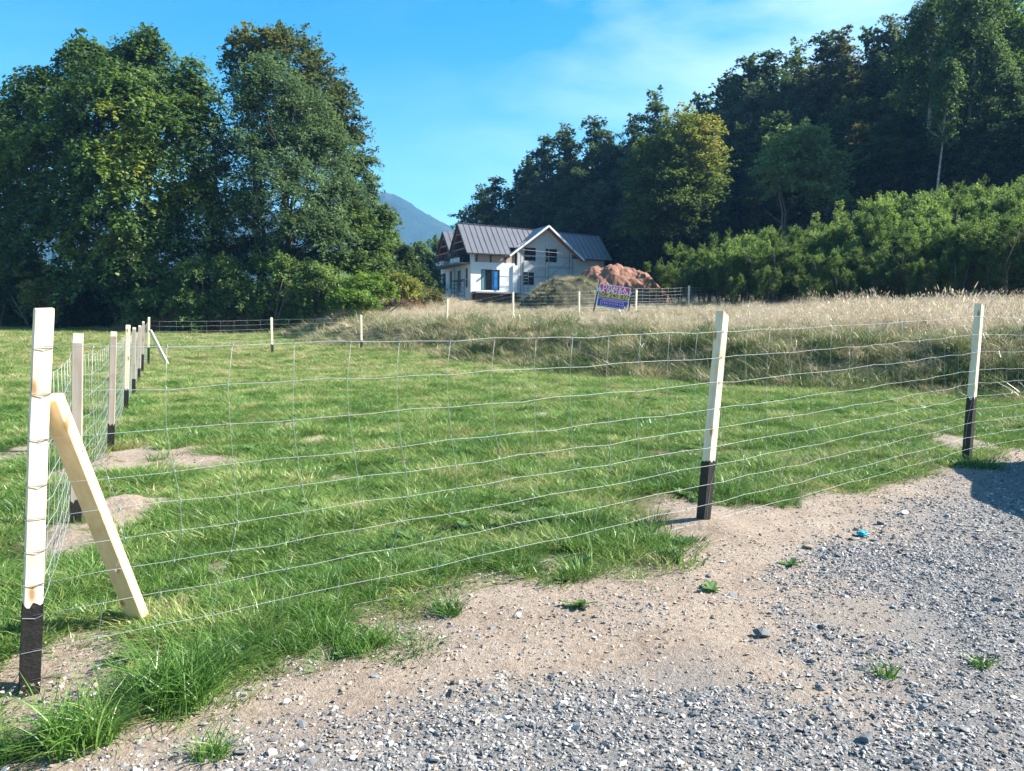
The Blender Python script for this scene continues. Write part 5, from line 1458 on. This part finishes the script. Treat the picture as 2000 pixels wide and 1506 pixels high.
bquad('violet_stripe', -.95, -.24, .95, -.11, .021, .023, simple('board_violet', (.35, .08, .30), .5), pan)
bquad('blue_field', -.95, -.94, .95, -.27, .021, .024, simple('board_blue', (.015, .06, .30), .5), pan)
def text(body, u, v, size, mat, n, squeeze=1.0, bold=0.0):
    cu = bpy.data.curves.new('lettering', 'FONT'); cu.body = body; cu.size = size; cu.align_x = 'CENTER'; cu.align_y = 'CENTER'; cu.offset = bold; cu.extrude = .001; cu.resolution_u = 3
    tmp = bpy.data.objects.new('tmp_text', cu); COL.objects.link(tmp)
    dg = bpy.context.evaluated_depsgraph_get(); me = bpy.data.meshes.new_from_object(tmp.evaluated_get(dg))
    bpy.data.objects.remove(tmp)
    me.materials.clear(); me.materials.append(mat)
    o = bpy.data.objects.new('lettering', me); COL.objects.link(o); o.parent = pan
    M = Matrix((ub * squeeze, vb, nb_)).transposed().to_4x4(); M.translation = BL(u, v, n)
    o.matrix_local = M
    return o
wt = simple('letter_white', (.85, .85, .88), .5); blk = simple('letter_black', (.03, .035, .01), .5)
text('DZIAŁKA', -.02, .72, .27, wt, .026, 1.05, .003)
text('NA SPRZEDAŻ', 0, .42, .27, wt, .026, .98, .004)
text('508 240 827', .0, .08, .27, blk, .026, 1.12, .004)
bquad('print_plate', -.78, -.86, .70, -.42, .025, .026, simple('plate_pale', (.55, .5, .75), .5), pan)
bquad('print_plate', -.75, -.83, .67, -.45, .0265, .0275, simple('board_blue', (.015, .06, .30), .5), pan)
bquad('print_line', -.72, -.355, .72, -.335, .025, .026, wt, pan)
pk = simple('letter_pink', (.62, .25, .55), .5)
rq = random.Random(2)
uq = -.66
while uq < .58:          # the small print cannot be read: a row of uneven pale strokes
    wq = rq.uniform(.05, .10)
    bquad('print_stroke', uq, -.74, uq + wq * .45, -.54 + rq.uniform(-.04, .04), .028, .029, pk, pan)
    bquad('print_stroke', uq, -.56 - rq.uniform(0, .14), uq + wq, -.60 - rq.uniform(0, .14) + .08, .0292, .0296, pk, pan)
    uq += wq + .03
p0 = pix(1154, 622, Yb + .05); p1 = pix(1172, 547, Yb + .05)
for (q0, q1, mt_, wq) in ((p0 - cen - Vector((0, 0, .3)), p1 - cen, plank, .07), (p0 + (p1 - p0) * .45 - cen - ub * .03, p1 - cen - ub * .05, whitew, .03)):
    mb = MB(); mb.bar(q0, q1, wq, wq); mb.build('board_post', mt_, board)
q0 = pix(1222, 640, Yb + .1) - cen; q1 = pix(1237, 553, Yb + .1) - cen
mb = MB(); mb.bar(q0, q1, .06, .06); mb.build('board_post', plank, board)

# ------------------------------------------------------------------ parked car just right of the frame (its shadow reaches in)
car = thing('parked_car', 'dark blue hatchback parked on the gravel just right of the photo, only its shadow showing', 'car', (6.62, 6.15, tz(6.62, 6.15)))
paint = simple('dark_blue_paint', (.02, .04, .10), .25, metal=.4); rub = simple('rubber', (.02, .02, .02), .9); alu = simple('alloy', (.5, .5, .52), .35, metal=.8)
prof = [(-2.0, .30), (-2.05, .75), (-1.95, .98), (-1.75, 1.30), (-1.3, 1.44), (.2, 1.46), (.6, 1.40), (1.15, 1.02), (1.85, .86), (2.05, .70), (2.08, .32)]
mb = MB()
for sx in (-1, 1):
    for (yv, zv) in [(a_, b_ * 1.12) for a_, b_ in prof]:
        inset = .86 if zv < 1.0 else .86 - (zv - 1.0) * .42
        mb.v.append((sx * inset, yv, zv))
n = len(prof)
for i in range(n - 1): mb.f.append((i, i + 1, n + i + 1, n + i))
mb.f += [tuple(range(n)), tuple(reversed(range(n, 2 * n))), (0, n, 2 * n - 1, n - 1)]
bd_ = mb.build('body', paint, car); bv = bd_.modifiers.new('round', 'BEVEL'); bv.width = .07; bv.segments = 3
for sx in (-1, 1):
    for (y0, y1) in ((-1.55, -.55), (-.48, .55)):
        mb = MB(); i0 = .868; i1 = .868 - .36 * .42
        mb.quadbox([(sx*(i0-.02), y0 - (.12 if y0 < -1 else 0), 1.0), (sx*i0, y0 - (.12 if y0 < -1 else 0), 1.0), (sx*i0, y1 + (.35 if y1 > 0 else 0), 1.0), (sx*(i0-.02), y1 + (.35 if y1 > 0 else 0), 1.0), (sx*(i1-.02), y0, 1.34), (sx*i1, y0, 1.34), (sx*i1, y1, 1.34), (sx*(i1-.02), y1, 1.34)])
        mb.build('side_window', glass_d, car)
    for yv in (-1.3, 1.3):
        mb = MB(); mb.tube([(sx*.68, yv, .31), (sx*.88, yv, .31)], .31, 20); wo = mb.build('wheel', rub, car)
        mb = MB(); mb.tube([(sx*.86, yv, .31), (sx*.89, yv, .31)], .2, 14); mb.build('rim', alu, wo)
    mb = MB(); mb.box((sx*.62-.16, 1.98, .60), (sx*.62+.16, 2.09, .74)); mb.build('headlight', simple('lamp_glass', (.7, .72, .75), .1), car)
    mb = MB(); mb.box((sx*.68-.12, -2.07, .78), (sx*.68+.12, -1.97, .95)); mb.build('tail_light', simple('lamp_red', (.4, .01, .01), .2), car)
    mb = MB(); mb.box((sx*.90-.08, .62, .98), (sx*.90+.08, .74, 1.12)); mb.build('wing_mirror', paint, car)
mb = MB(); mb.quadbox([(-.66, .68, 1.37), (.66, .68, 1.37), (.78, 1.14, 1.045), (-.78, 1.14, 1.045), (-.66, .69, 1.385), (.66, .69, 1.385), (.78, 1.15, 1.06), (-.78, 1.15, 1.06)]); mb.build('windscreen', glass_d, car)

tri = 0
print('objects', len(SC.objects))
